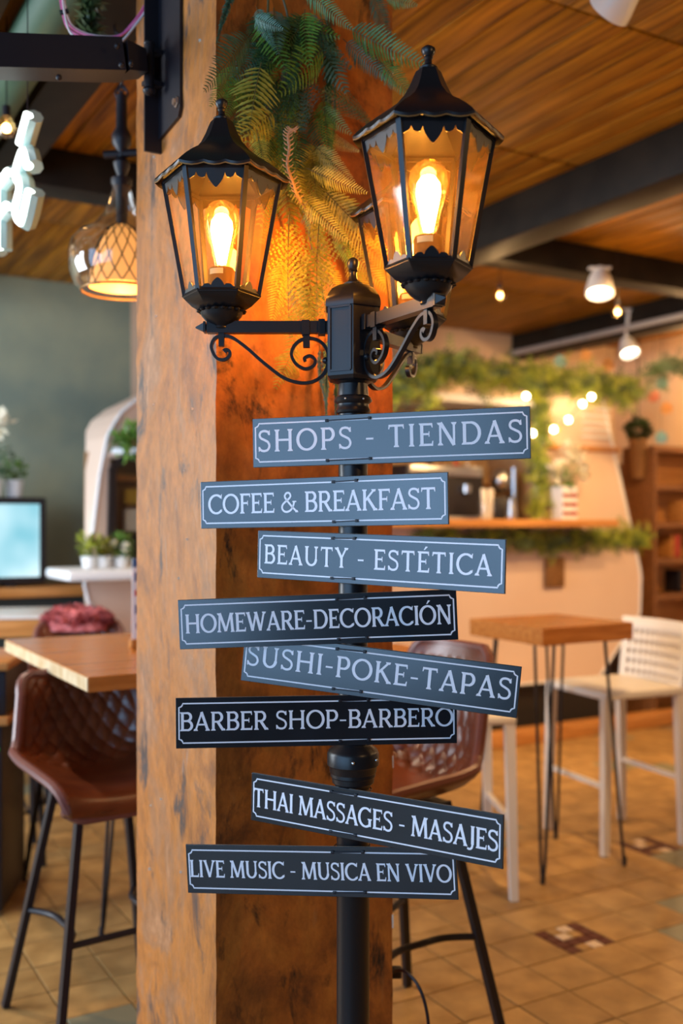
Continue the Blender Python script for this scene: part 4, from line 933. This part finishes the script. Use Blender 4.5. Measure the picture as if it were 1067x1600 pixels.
def white_stool(label, loc, rz):  # faces local +y
    t = thing('white_stool', label, 'bar stool', loc, rz, 'white plastic bar stools'); h_ = .23
    MB().bevbox((0, 0, .695), (.46, .45, .035), .012).build('seat', WPLAS, t)
    for sx in (-1, 1):
        for sy in (-1, 1):
            MB().bar((sx*.215, sy*.215, .002), (sx*.205, sy*.20, .70), .030, .030, (0, 1, 0), w2=.040, h2=.040).build('leg', WPLAS, t)
    b = MB(); n = 26; m_ = 12; vs = []     # woven back: grid with holes as separate strips
    for i in range(n + 1):
        u_ = -1 + 2*i/n; x = .225*u_; y = -.21 - .035*(1 - u_*u_)
        for j in range(m_ + 1):
            v_ = j / m_; vs.append((x * (1 + .0*v_), y - .03*v_, .70 + .285*v_))
    b.add(vs, [(i*(m_+1)+j, (i+1)*(m_+1)+j, (i+1)*(m_+1)+j+1, i*(m_+1)+j+1) for i in range(n) for j in range(m_) if not (i % 2 and j % 2 and 0 < j < m_-1 and 1 < i < n-1)])
    o = b.build('backrest', WPLAS, t); md = o.modifiers.new('thick', 'SOLIDIFY'); md.thickness = .010
    MB().tube([(.232*(-1 + 2*i/12), -.24 - .035*(1 - (-1 + 2*i/12)**2), .985) for i in range(13)], .013, 8).build('top_rail', WPLAS, t)
    for sy in (-1, 1): MB().bar((-.21, sy*.21, .30), (.21, sy*.21, .30), .02, .02).build('stretcher', WPLAS, t)
    return t
white_stool('white plastic bar stool with open woven back, right of the square table', (1.26, 4.74, 0), atan2(-.39, -.92) - pi/2)
white_stool('white plastic bar stool mostly behind the signs, left of the square table', (.43, 4.13, 0), -pi/2 + .08)

# menu stand on the left table
mp = at(212, 1003, 3.42); ms = thing('menu_stand', 'upright printed menu in a small wooden block on the left table', 'menu', (mp.x, mp.y, 1.033), math.radians(26))
MB().bevbox((.03, 0, .016), (.10, .045, .032), .002).build('wooden_block', WOODT, ms)
b = MB(); b.use(CARAW); b.box((.03, .0, .165), (.085, .004, .27)); b.use(BLUEP); b.box((.03, -.0025, .285), (.085, .001, .028)); b.box((.008, -.0025, .238), (.025, .001, .03)); b.box((.05, -.0025, .238), (.025, .001, .03))
b.use(REDP); b.box((.01, -.0025, .185), (.028, .001, .02)); b.use(YELP); b.box((.05, -.0025, .18), (.025, .001, .025)); b.use(BLUEP); b.box((.012, -.0025, .13), (.03, .001, .03)); b.use(REDP); b.box((.05, -.0025, .12), (.022, .001, .02))
b.use(BLUEP); b.box((.02, -.0025, .075), (.04, .001, .02)); b.build('printed_sheet', parent=ms, smooth=False)

# ------------------------------------------------------------------ left background: wall counter, television, plants, box table, amplifier rack
cz = 1.075
def rot_thing(name, label, cat, n, s, z=0, group=None): return thing(name, label, cat, room(n, s, z), RA, group)
ct = rot_thing('wall_counter', 'long wooden bar counter with dark teal front along the left wall', 'counter', -.7, 6.15)
MB().bevbox((.95, .20, cz - .03), (4.9, .46, .06), .006).build('counter_top', WOODO, ct)
MB().box((.95, .25, (cz - .06) / 2), (4.3, .36, cz - .064)).build('front_panel', TEAL, ct, smooth=False)
tv = rot_thing('television', 'black framed television with bright pale blue screen on the left counter', 'television', 1.43, 6.28, cz)
b = MB(); b.bevbox((-.42, 0, .275), (1.04, .22, .51), .012); b.build('casing', BLKP, tv)
SCREEN = bpy.data.materials.new('screen_picture'); SCREEN.use_nodes = True; nt = SCREEN.node_tree; N = nt.nodes; N.remove(N['Principled BSDF'])
em = N.new('ShaderNodeEmission'); tcn = N.new('ShaderNodeTexCoord'); nz_ = N.new('ShaderNodeTexNoise'); nz_.inputs['Scale'].default_value = 2.2; cr = N.new('ShaderNodeValToRGB')
cr.color_ramp.elements[0].position = .38; cr.color_ramp.elements[0].color = (.22, .52, .62, 1); cr.color_ramp.elements[1].position = .6; cr.color_ramp.elements[1].color = (.62, .85, .92, 1)
nt.links.new(tcn.outputs['Object'], nz_.inputs['Vector']); nt.links.new(nz_.outputs['Fac'], cr.inputs[0]); nt.links.new(cr.outputs[0], em.inputs[0]); em.inputs[1].default_value = 1.2; nt.links.new(em.outputs[0], N['Material Output'].inputs['Surface'])
MB().bevbox((-.42, -.112, .275), (.96, .006, .43), .004).build('screen', SCREEN, tv, smooth=False)
for x in (-.75, -.1): MB().bevbox((x, 0, .01), (.06, .18, .02), .004).build('foot', BLKP, tv)
def leaf_clump(mb, c, r, n, seed, sz=.03, flat=1.0):
    random.seed(seed)
    for i in range(n):
        v = Vector((random.gauss(0, 1), random.gauss(0, 1), random.gauss(0, 1) * flat)).normalized(); P = Vector(c) + v * r * random.uniform(.3, 1); l = sz * random.uniform(.7, 1.3)
        d_ = (v + Vector((random.gauss(0, .5), random.gauss(0, .5), random.gauss(0, .5)))).normalized(); x = d_.cross(Vector((.2, .5, 1))).normalized() * l * .3
        mb.add([P, P + d_*l*.5 + x, P + d_*l, P + d_*l*.5 - x], [(0, 1, 2, 3)])
def potted(label, P, pot_r, pot_h, lr, lm, seed, flower=None, sz=.03, pm=POT, n=160):
    t = thing('potted_plant', label, 'plant', P)
    MB().lathe([(.001, 0), (pot_r*.78, 0), (pot_r, pot_h), (pot_r*1.06, pot_h), (pot_r*.9, pot_h - .005), (.001, pot_h - .008)], 18).build('pot', pm, t)
    b = MB(); b.use(lm); leaf_clump(b, (0, 0, pot_h + lr*.75), lr, n, seed, sz); b.use(STEM)
    for k in range(5): b.tube([(0, 0, pot_h*.7), (lr*.3*cos(k*1.3), lr*.3*sin(k*1.3), pot_h + lr*.7)], .003, 4)
    tag(b.build('foliage', parent=t), kind='stuff')
    if flower:
        f = MB()
        for k, (dx, dy, dz, r) in enumerate(flower): leaf_clump(f, (dx, dy, dz), r, 60, seed + 3 + k, r*.9)
        tag(f.build('flowers', FLW, t), kind='stuff')
    return t
tvt = cz + .531
p_ = at(22, 775, 6.08); potted('small green bush in a white pot on top of the television', (p_.x, p_.y, tvt), .055, .10, .075, LEAFS[1], 31)
p_ = at(-10, 775, 5.96); potted('dark leafy plant with white blooms at the left end of the television', (p_.x, p_.y, tvt), .05, .10, .13, LEAFS[0], 35, [(.03, -.02, .42, .06), (-.04, 0, .47, .05)])
bt = thing('box_table', 'orange wooden box table with reflection painted white on top at the far left edge', 'table', (*at(68, 1000, 4.95).xy, 0), math.radians(8))
MB().bevbox((-.55, .28, .945), (1.1, .56, .09), .004).build('apron', WOODO, bt); MB().bevbox((-.55, .28, .996), (1.12, .58, .012), .003).build('table_top', CARAW, bt)  # white top slab stands in for a reflection on the wood
for x in (-.05, -1.05):
    for y in (.04, .52): MB().bar((x, y, .0), (x, y, .9), .04, .04, (0, 1, 0)).build('leg', BLKP, bt, smooth=False)
rk = thing('amplifier_rack', 'black equipment rack with blue and green lights at the left edge', 'equipment', (*at(-62, 1100, 3.75).xy, 0), .1)
b = MB(); b.use(BLKP); b.bevbox((0, .2, .45), (.30, .40, .86), .01); b.build('cabinet', parent=rk)
for z_ in (.93, .73): MB().bevbox((-.02, .18, z_), (.40, .46, .03), .004).build('shelf', WOODO, rk)
b = MB(); b.bevbox((.0, .17, .83), (.34, .40, .16), .006); b.build('amplifier', BLKP, rk)
q = at(6, 1050, 3.9); MB().ball(Vector((.125, -.035, .83)), .014, 10).build('blue_light', BLUL, rk); MB().ball(Vector((.128, -.005, .62)), .010, 10).build('green_light', GRNL, rk)
# black stool frame beyond the rack
fs = thing('wire_stool', 'thin black metal stool legs standing at the far left', 'stool', (*at(-2, 1280, 4.42).xy, 0), .4)
for sx in (-1, 1):
    for sy in (-1, 1): MB().tube([(sx*.17, sy*.17, .0), (sx*.14, sy*.14, .66)], .010, 8).build('leg', BLKP, fs)
MB().tube([(.16*cos(a), .16*sin(a), .22) for a in [2*pi*i/4 + pi/4 for i in range(4)]], .008, 6, closed=True).build('footrest', BLKP, fs)
MB().bevbox((0, 0, .68), (.34, .34, .04), .01).build('seat', BLKP, fs)

# ------------------------------------------------------------------ caravan bar
Q0 = Vector((1.387, 7.0, 0))
cv = thing('caravan_bar', 'cream retro caravan with serving hatch standing across the back of the room', 'caravan', Q0, RA)
topf = [(-3.17, 1.15, 1.15)]
def zhi(t):
    P = [(-3.17, 1.12), (-3.16, 1.20), (-3.125, 1.40), (-3.08, 1.78), (-3.046, 1.92), (-2.98, 2.04), (-2.885, 2.12), (-2.7, 2.22), (-2.2, 2.38), (-1.2, 2.44), (0, 2.46), (.35, 2.45), (.52, 2.42), (.62, 2.36), (.688, 2.24), (.78, 1.85), (.86, 1.45), (.905, 1.12), (.915, 1.05)]
    for (a, za), (b, zb_) in zip(P, P[1:]):
        if a <= t <= b: return za + (zb_ - za) * (t - a) / (b - a)
    return 1.05
def zlo(t):
    P = [(-3.17, 1.12), (-3.15, 1.04), (-3.07, .93), (-2.97, .82), (-2.8, .62), (-2.5, .38), (.75, .36), (.86, .42), (.905, .80), (.915, 1.05)]
    for (a, za), (b, zb_) in zip(P, P[1:]):
        if a <= t <= b: return za + (zb_ - za) * (t - a) / (b - a)
    return .5
H0, H1, HZ0, HZ1 = -2.0, -.06, 1.43, 2.26     # hatch opening
W0, W1, WZ0, WZ1 = -3.035, -2.35, 1.26, 1.80  # end window opening
ts = sorted(set([round(-3.17 + 4.085 * i / 100, 4) for i in range(91)] + [H0, H1, W0, W1, -3.16, -3.15, .905, .915])); b = MB(); DPT = .58
dp = lambda t: max(.02, min(DPT, (t + 3.17) / .30))
def rowquads(t0, t1, a0, a1, c0, c1, y=0): b.add([(t0, y, a0), (t1, y, a1), (t1, y, c1), (t0, y, c0)], [(0, 1, 2, 3)])
for t0, t1 in zip(ts, ts[1:]):
    m_ = (t0 + t1) / 2
    if H0 < m_ < H1: rowquads(t0, t1, zlo(t0), zlo(t1), HZ0, HZ0); rowquads(t0, t1, HZ1, HZ1, zhi(t0), zhi(t1))
    elif W0 < m_ < W1: rowquads(t0, t1, zlo(t0), zlo(t1), WZ0, WZ0); rowquads(t0, t1, min(WZ1, zhi(t0)-.02), min(WZ1, zhi(t1)-.02), zhi(t0), zhi(t1))
    else: rowquads(t0, t1, zlo(t0), zlo(t1), zhi(t0), zhi(t1))
    b.add([(t0, dp(t0), zlo(t0)), (t1, dp(t1), zlo(t1)), (t1, dp(t1), zhi(t1)), (t0, dp(t0), zhi(t0))], [(0, 1, 2, 3)])
    b.add([(t0, 0, zhi(t0)), (t1, 0, zhi(t1)), (t1, dp(t1), zhi(t1)), (t0, dp(t0), zhi(t0)), (t0, 0, zlo(t0)), (t1, 0, zlo(t1)), (t1, dp(t1), zlo(t1)), (t0, dp(t0), zlo(t0))], [(0, 1, 2, 3), (7, 6, 5, 4)])
b.build('body', CARAV, cv, angle=50)
# rounded edge bead along the silhouette
edge = [(t, 0, zhi(t)) for t in ts] ; MB().tube(edge, .010, 8).build('edge_trim', CARAW, cv)
MB().tube([(t, 0, zlo(t)) for t in ts], .008, 8).build('edge_trim', CARAW, cv)
# hatch lining and frame
b = MB(); b.use(TAN); b.add([(H0, .54, HZ0 - .3), (H1, .54, HZ0 - .3), (H1, .54, HZ1), (H0, .54, HZ1)], [(0, 1, 2, 3)])
b.use(CARAW); b.add([(H0, 0, HZ1), (H1, 0, HZ1), (H1, .54, HZ1), (H0, .54, HZ1)], [(0, 1, 2, 3)]); b.use(TAN)
for x in (H0, H1): b.add([(x, 0, HZ0), (x, .54, HZ0), (x, .54, HZ1), (x, 0, HZ1)], [(0, 1, 2, 3)])
b.add([(H0, 0, HZ0), (H1, 0, HZ0), (H1, .54, HZ0), (H0, .54, HZ0)], [(0, 1, 2, 3)]); b.build('hatch_lining', parent=cv, smooth=False)
b = MB()
for x in (H0, H1): b.bar((x, -.012, HZ0), (x, -.012, HZ1), .05, .03, (0, 1, 0))
b.bar((H0, -.012, HZ1), (H1, -.012, HZ1), .03, .05); b.build('hatch_frame', CARAW, cv, smooth=False)
for z_ in (1.72, 1.98): MB().bevbox(((H0 + H1)/2, .46, z_), (H1 - H0 - .02, .13, .02), .003).build('inner_shelf', WOODD, cv)
MB().bevbox((-.84, -.16, 1.452), (2.35, .40, .05), .006).build('serving_shelf', WOODO, cv)
MB().bevbox((.33, -.012, 1.975), (.72, .03, .035), .004).build('wood_rail', WOODO, cv)
for k in range(5): MB().bevbox((.47, -.008, 2.06 + .05*k), (.26, .02, .018), .004).build('louvre', CARAW, cv)
# left window
b = MB(); fw = .035
for (x0, z0, x1, z1) in ((W0, WZ0, W0 + .012, WZ1 - .05), (W0 + .012, WZ1 - .05, W0 + .08, WZ1), (W0 + .08, WZ1, W1, WZ1 + .02), (W1, WZ1 + .02, W1, WZ0), (W1, WZ0, W0, WZ0)): b.bar((x0, -.012, z0), (x1, -.012, z1), .04, fw, (0, 1, 0))
b.build('window_frame', BLKP, cv, smooth=False)
MB().box(((W0 + W1)/2, .02, (WZ0 + WZ1)/2), (W1 - W0, .004, WZ1 - WZ0)).build('window_glass', CLEAR, cv, smooth=False)
b = MB(); b.use(TAN); b.box(((W0+W1)/2, .30, 1.55), (W1 - W0 + .1, .01, .6)); b.use(WOODO); b.box(((W0+W1)/2, .2, 1.70), (W1-W0, .2, .03)); b.use(DARK); b.box(((W0+W1)/2, .2, 1.33), (W1-W0, .22, .14))
b.use(YELP); b.box((-2.86, .14, 1.60), (.10, .05, .08)); b.box((-2.72, .14, 1.60), (.08, .05, .09)); b.use(CARAW); b.box((-2.86, .14, 1.47), (.10, .05, .12)); b.use(REDP); b.box((-2.70, .14, 1.48), (.08, .05, .10)); b.build('display_case', parent=cv, smooth=False)
MB().bevbox((-2.80, -.22, 1.195), (1.15, .46, .055), .02).build('side_counter', CARAW, cv)
b = MB(); b.lathe([(.001, -.09), (.27, -.09), (.29, -.05), (.29, .05), (.27, .09), (.001, .09)], 28, (0, 0, 0), Matrix.Translation((-1.1, .12, .295)) @ Matrix.Rotation(pi/2, 4, 'X')); b.build('wheel', BLKP, cv)
b = MB(); b.box((-.9, .32, .20), (3.2, .48, .34)); b.build('underbody_shade_box', DARK, cv, smooth=False)  # dark box put in as the shade beneath the body
pl = thing('timber_plinth', 'low brown timber step along the foot of the caravan', 'step', Q0, RA)
MB().bevbox((-.6, -.12, .05), (3.6, .10, .10), .006).build('board', WOODO, pl)

# things on and around the caravan
def cvp(t, y, z): return Matrix.Translation(Q0) @ Matrix.Rotation(RA, 4, 'Z') @ Vector((t, y, z))
SZ = 1.477
def lathe_thing(name, label, cat, P, prof, m, group=None, part=None, n=20):
    o = MB().lathe(prof, n).build(name, m); o.location = P; return tag(o, label, cat, group)
def tpx(px, y=-.16):  # parameter along the caravan for a pixel column, at local depth y
    a = (px - 533.5) / F; c0 = Q0.x - y * sin(RA); d0 = Q0.y + y * cos(RA); return (a * d0 - c0) / (cos(RA) - a * sin(RA))
js = thing('straw_jar', 'glass jar of cream paper straws on the caravan shelf', 'jar', cvp(tpx(760), -.16, SZ))
MB().lathe([(.045, 0), (.05, .01), (.05, .12), (.046, .13)], 18, caps=False).build('jar', CLEAR, js); b = MB(); random.seed(2)
for k in range(18):
    a_ = random.uniform(0, 6.28); r_ = random.uniform(0, .03); b.tube([(r_*cos(a_), r_*sin(a_), .005), (r_*1.5*cos(a_), r_*1.5*sin(a_), .19 + random.uniform(-.01, .01))], .005, 6)
b.build('straws', LABEL, js)
lathe_thing('milk_jug', 'polished steel jug on the caravan shelf beside the straws', 'jug', cvp(tpx(796), -.18, SZ), [(.001, 0), (.033, 0), (.036, .02), (.032, .08), (.027, .11), (.030, .13), (.001, .128)], STEEL)
cb = thing('coffee_grinder', 'chrome domed coffee grinder inside the caravan hatch', 'grinder', cvp(tpx(782, .15), .15, HZ0 + .002))
MB().bevbox((0, 0, .10), (.16, .18, .20), .015).build('body', BLKP, cb); MB().ball((0, 0, .31), .075, 18, 1.1).build('dome', STEEL, cb); MB().tube([(.09, 0, .02), (.09, 0, .40)], .02, 10).build('column', STEEL, cb)
cm = thing('espresso_machine', 'dark espresso machine with chrome panel inside the caravan hatch', 'coffee machine', cvp(-.78, .24, HZ0 + .002), RA)
MB().bevbox((0, 0, .21), (.62, .36, .38), .02).build('body', BLKP, cm); MB().bevbox((0, -.17, .36), (.58, .05, .07), .01).build('chrome_panel', STEEL, cm); MB().bevbox((0, -.19, .05), (.54, .16, .03), .006).build('drip_tray', STEEL, cm)
for x in (-.15, .15): MB().lathe([(.001, 0), (.03, 0), (.032, .05), (.001, .05)], 14, (x, -.2, .22)).build('group_head', STEEL, cm); 
for k, (px_, mt, hh) in enumerate(((690, WOODD, .16), (712, REDP, .19), (730, CARAW, .15), (655, YELP, .17), (672, BLKP, .2))):
    t_ = tpx(px_, .46); lathe_thing('bottle', ['brown', 'red', 'white', 'yellow', 'black'][k] + ' bottle on the inner shelf of the caravan hatch', 'bottle', cvp(t_, .46, 1.732), [(.001, 0), (.032, 0), (.033, hh*.6), (.012, hh*.78), (.011, hh), (.001, hh)], mt, n=14)
for k in range(5):
    lathe_thing('cup', ['leftmost', 'second from left', 'middle', 'fourth from left', 'rightmost'][k] + ' white cup on the upper shelf in the hatch', 'cup', cvp(-.62 + .10*k, .46, 1.992), [(.001, 0), (.025, 0), (.038, .07), (.034, .07), (.001, .01)], POT, 'cups on the upper hatch shelf', n=14)
fp = thing('flower_tin', 'checked tin of white flowers at the right end of the caravan shelf', 'flowers', cvp(tpx(880), -.17, SZ), RA)
b = MB(); b.use(CARAW); b.box((0, 0, .11), (.13, .11, .22))
for z_ in (.04, .10, .16): b.use(WOODD); b.box((0, -.0565, z_), (.13, .002, .022)); b.use(REDP); b.box((.03, -.0575, z_), (.03, .002, .03)); b.box((-.035, -.0575, z_), (.025, .002, .026))
b.build('tin', parent=fp, smooth=False)
f = MB(); f.use(FLW)
for k, (dx, dz, r_) in enumerate(((-.07, .31, .05), (-.02, .34, .05), (.09, .44, .05), (.14, .38, .05), (.04, .47, .04), (.17, .31, .03))): leaf_clump(f, (dx, 0, dz), r_, 80, 60 + k, .04)
f.use(LEAFS[1]); leaf_clump(f, (0, 0, .27), .08, 90, 70, .04)
for dx, dz in ((-.07, .31), (.09, .44), (.14, .38), (.04, .47)): f.tube([(0, 0, .2), (dx, 0, dz)], .003, 4)
tag(f.build('blooms', parent=fp), kind='stuff')
pq = thing('wicker_plaque', 'square brown wicker plaque hanging on the caravan front', 'plaque', cvp(tpx(866, -.02), -.022, 1.115), RA)
MB().bevbox((0, 0, 0), (.175, .015, .205), .004).build('panel', WICK, pq); MB().tube([(-.06, 0, .10), (0, -.005, .20), (.06, 0, .10)], .003, 5).build('cord', CURL, pq)
# garlands
def garland(label, pts, rad, n, m, seed, sz=.06, m2=None):
    P = crom(pts, 8); b = MB(); b.use(STEM); b.tube(P, .006, 5); random.seed(seed)
    for i in range(n):
        k = random.randrange(len(P)); Q = P[k] + Vector((random.gauss(0, .3), random.gauss(0, .2), random.gauss(0, .3))) * rad
        b.use(m2 if m2 and random.random() < .35 else m)
        v = Vector((random.gauss(0, 1), random.gauss(0, .7), random.gauss(-.15, .8))).normalized(); l = sz * random.uniform(.6, 1.4); x = v.cross(Vector((.2, 1, .1))).normalized()
        for s_ in range(5):
            c = Q + v * l * s_ / 4
            for sd in (-1, 1):
                d_ = (v * .6 + x * sd).normalized() * l * .38 * (1 - .13 * s_); y_ = v * l * .07
                b.add([c, c + d_*.5 + y_, c + d_, c + d_*.5 - y_], [(0, 1, 2, 3)])
    return tag(b.build('leaf_garland'), label, 'garland')
Gp = lambda px, py, y=-.06: cvp(tpx(px, y), y, 0) + Vector((0, 0, EYE + (818 - py) / F * cvp(tpx(px, y), y, 0).y))
garland('bushy green leaf garland draped along the roof edge of the caravan', [Gp(x, y) for x, y in ((612, 602), (650, 590), (700, 572), (760, 583), (820, 588), (880, 594), (940, 600), (985, 612))],   .13, 1500, GARL, 1, .085, GARD)
garland('green garland hanging straight down beside the serving hatch', [Gp(x, y) for x, y in ((838, 600), (846, 640), (840, 700), (848, 750), (838, 800))],   .08, 420, GARL, 2, .075, GARD)
garland('green leaf garland strung below the caravan serving shelf', [Gp(x, y, -.05) for x, y in ((655, 842), (720, 848), (790, 842), (850, 848), (900, 842), (960, 840), (1005, 838))],   .10, 900, GARL, 3, .075, GARD)
garland('dark green garland hanging at the far right edge near the ceiling', [at(x, y, 6.2) for x, y in ((1020, 585), (1045, 572), (1080, 570), (1120, 590))], .11, 170, GARD, 4, .07)
garland('short garland tail drooping from the left end of the caravan roof', [Gp(x, y, -.12) for x, y in ((662, 590), (668, 612), (674, 632))], .05, 60, GARL, 5, .07)
fl_ = thing('fairy_lights', 'string of warm fairy light bulbs across the caravan front', 'string lights', cvp(.2, -.1, 2.1)); fo = Vector(fl_.location)
FP = [Gp(x, y, -.13) for x, y in ((822, 619), (832, 677), (865, 671), (888, 656), (910, 631), (924, 620))]
w_ = MB().tube([p_ - fo + Vector((0, 0, .012)) for p_ in crom([Gp(800, 600, -.13)] + FP + [Gp(945, 600, -.13)], 4)], .0025, 5); w_.build('wire', BLKP, fl_)
for p_ in FP: MB().ball(p_ - fo, .020, 10).build('bulb', WARMB, fl_)
# plants on the caravan's side counter and over its window
SC = 1.2245
for px_, lab, s_, r_, m_ in ((140, 'leafy yellow-green plant in a small pot at the left end of the side counter', 80, .06, GARL), (162, 'round green plant in a pale bowl in the middle of the side counter', 81, .055, LEAFS[2]), (190, 'white-flowered plant at the column end of the side counter', 82, .065, LEAFS[1])):
    potted(lab, cvp(tpx(px_, -.2), -.2, SC), .045, .06, r_, m_, s_, [(.03, -.05, .10, .02), (-.03, -.05, .12, .015)] if px_ == 190 else None, .04, n=110)
hp = cvp(tpx(198, -.06), -.06, 1.835); b = MB(); b.use(LEAFS[1]); leaf_clump(b, hp + Vector((.03, 0, .06)), .10, 300, 90, .045, .7)
b.use(CARAW); b.box(hp + Vector((.03, -.0, -.0)), (.20, .09, .03)); tag(b.build('window_planter'), 'bushy green planter fixed above the dark caravan window', 'planter')

# ------------------------------------------------------------------ right background: bookcases, basket, paper flowers
def bookcase(label, P, w, h_, d_, shelves, rz):
    t = thing('bookcase', label, 'bookcase', P, rz)
    for x in (0.015, w - .015): MB().box((x, d_/2, h_/2), (.03, d_, h_)).build('side_panel', WOODD, t, smooth=False)
    MB().box((w/2, d_ - .006, h_/2), (w - .062, .012, h_)).build('back_panel', WOODO, t, smooth=False)
    for z_ in shelves: MB().box((w/2, d_/2, z_), (w - .062, d_ - .02, .04)).build('shelf', WOODD, t, smooth=False)
    return t
bookcase('brown wooden bookcase with open shelves at the right edge', (*at(1022, 900, 7.6).xy, 0), 1.1, 2.03, .32, (.2, .55, .90, 1.17, 1.44, 1.72, 2.01), RA)
bookcase('narrow dark shelf unit between the caravan and the right bookcase', (*at(996, 900, 8.45).xy, 0), .26, 1.95, .28, (.3, .68, 1.0, 1.32, 1.62, 1.93), RA)
hb = thing('hanging_basket', 'brown wicker basket with dark trailing plant hanging right of the caravan', 'basket', (*at(997, 745, 7.7).xy, 0)); zq = lambda y: EYE + (818 - y) / F * 7.7
MB().lathe([(.001, zq(748)), (.055, zq(748)), (.068, zq(715)), (.066, zq(685)), (.001, zq(684))], 20).build('basket', WICK, hb)
b = MB(); b.use(GARD); leaf_clump(b, (0, 0, zq(672)), .07, 120, 5, .07); tag(b.build('foliage', parent=hb), kind='stuff')
MB().tube([(0, 0, zq(690)), (0, 0, 2.99)], .006, 6).build('cord', BLKP, hb)
rb = MB()
for i, (px_, zt_, mt) in enumerate(((1040, 1.192, WOODO), (1048, 1.192, REDP), (1058, 1.462, WOODO), (1052, .922, BLKP))):
    p_ = at(px_, 800, 7.95); o = MB().bevbox((0, 0, .085), (.035, .15, .17), .003).build('book', mt); o.location = (p_.x, p_.y + .0, zt_); o.rotation_euler = (0, 0, RA)
    tag(o, ['tan book on the middle shelf of the right bookcase', 'red book beside the tan one on the bookcase', 'tan book on the upper shelf of the right bookcase', 'black book on the lower shelf of the right bookcase'][i], 'book')
for i, (px_, py_, m_, cn) in enumerate(((875, 565, PAPT, 'teal paper flower above the caravan roof garland'), (1034, 599, PAPT, 'teal paper flower below the dark garland at right'), (1033, 683, PAPT, 'teal paper flower just above the right bookcase'), (915, 556, PAPO, 'orange paper flower hanging near the ceiling spotlight'), (1021, 619, PAPR, 'coral paper flower right of the hanging basket'), (1041, 638, PAPO, 'orange paper flower on the cream wall at far right'), (950, 570, PAPO, 'orange paper flower above the right end of the caravan garland'))):
    P = at(px_, py_, 7.6 if i != 0 else 7.2); b = MB(); b.use(m_)
    for k in range(7):
        a_ = 2*pi*k/7; u_ = Vector((cos(a_), .25*sin(2*a_), sin(a_))); v_ = Vector((-sin(a_), .2, cos(a_)))
        b.add([P, P + u_*.035 + v_*.018 - Vector((0, .012, 0)), P + u_*.055, P + u_*.035 - v_*.018 + Vector((0, .008, 0))], [(0, 1, 2, 3)])
    b.use(BLKP); b.tube([P, (P.x, P.y, 2.99)], .0012, 4); tag(b.build('paper_flower'), cn, 'decoration')

# ------------------------------------------------------------------ ceiling lamps and string bulbs
def spotlamp(label, P, r, aim, ceil_z):
    t = thing('ceiling_spotlight', label, 'spotlight', P, 0, 'white ceiling spotlights'); A = Vector(aim).normalized(); M = A.to_track_quat('-Z', 'Y').to_matrix().to_4x4()
    MB().lathe([(.3*r, r*1.5), (.55*r, r*1.45), (.8*r, r*.9), (r, .0), (r*1.03, -r*.35), (r*.93, -r*.4), (r*.85, -r*.1)], 28, (0, 0, 0), M, caps=False).build('housing', WPLAS, t)
    MB().lathe([(.001, -r*.12), (r*.84, -r*.12)], 24, (0, 0, 0), M, caps=False).build('lens', SPOTE, t)
    MB().tube([M @ Vector((0, 0, r*1.4)), Vector((0, 0, max(.03, ceil_z - P[2])))], r*.2, 8).build('stem', WPLAS, t)
    MB().bevbox((0, 0, max(.03, ceil_z - P[2]) - .006), (r*1.6, r*.5, .012), .003).build('bracket', WPLAS, t); return t
spotlamp('large white ceiling spotlight at the top right, seen from its side', at(958, 8, 2.80), .060, (-.35, .55, -.45), 2.985)
spotlamp('lit white spotlight under the cross beam above the garland', at(937, 452, 5.55), .075, (-.1, -.35, -1), 2.84)
spotlamp('small tilted white spotlight below the rightmost beam', at(983, 548, 7.3), .07, (.1, -.5, -.9), 2.98)
for i, (px_, py_, d_, lab) in enumerate(((781, 460, 5.6, 'bare warm bulb hanging right of the nearer lantern'), (965, 486, 5.6, 'bare warm bulb hanging below the lit spotlight'), (10, 197, 3.1, 'bare warm bulb hanging beside the neon sign'))):
    P = at(px_, py_, d_); t = thing('hanging_bulb', lab, 'bulb', P, 0, 'bare bulbs under the ceiling')
    MB().lathe([(.001, -.035), (.02, -.03), (.03, -.01), (.026, .01), (.012, .03), (.001, .032)], 16).build('glass', BULBG, t); MB().ball((0, 0, -.006), .013, 12).build('filament', WARMB, t)
    MB().tube([(0, 0, .028), (0, 0, .06)], .012, 10).build('socket', BLKP, t); MB().tube([(0, 0, .06), (0, 0, 2.985 - P.z)], .002, 5).build('wire', BLKP, t)

# black cable at the foot of the column
P = [at(x, y, d_) for x, y, d_ in ((612, 1519, 2.40), (622, 1516, 2.36), (636, 1520, 2.33), (652, 1538, 2.31), (664, 1568, 2.30), (670, 1610, 2.30), (672, 1700, 2.31), (670, 1800, 2.32))]
P.append(Vector((P[-1].x, P[-1].y, .004))); P.append(Vector((P[-1].x - .1, P[-1].y + .3, .004)))
b = MB().tube(crom(P, 6), .0038, 8)
b.bevbox(at(617, 1519, 2.42), (.03, .02, .025), .003)
tag(b.build('power_cable', BLKP), 'black power cable curving out from the lower right of the column', 'cable')
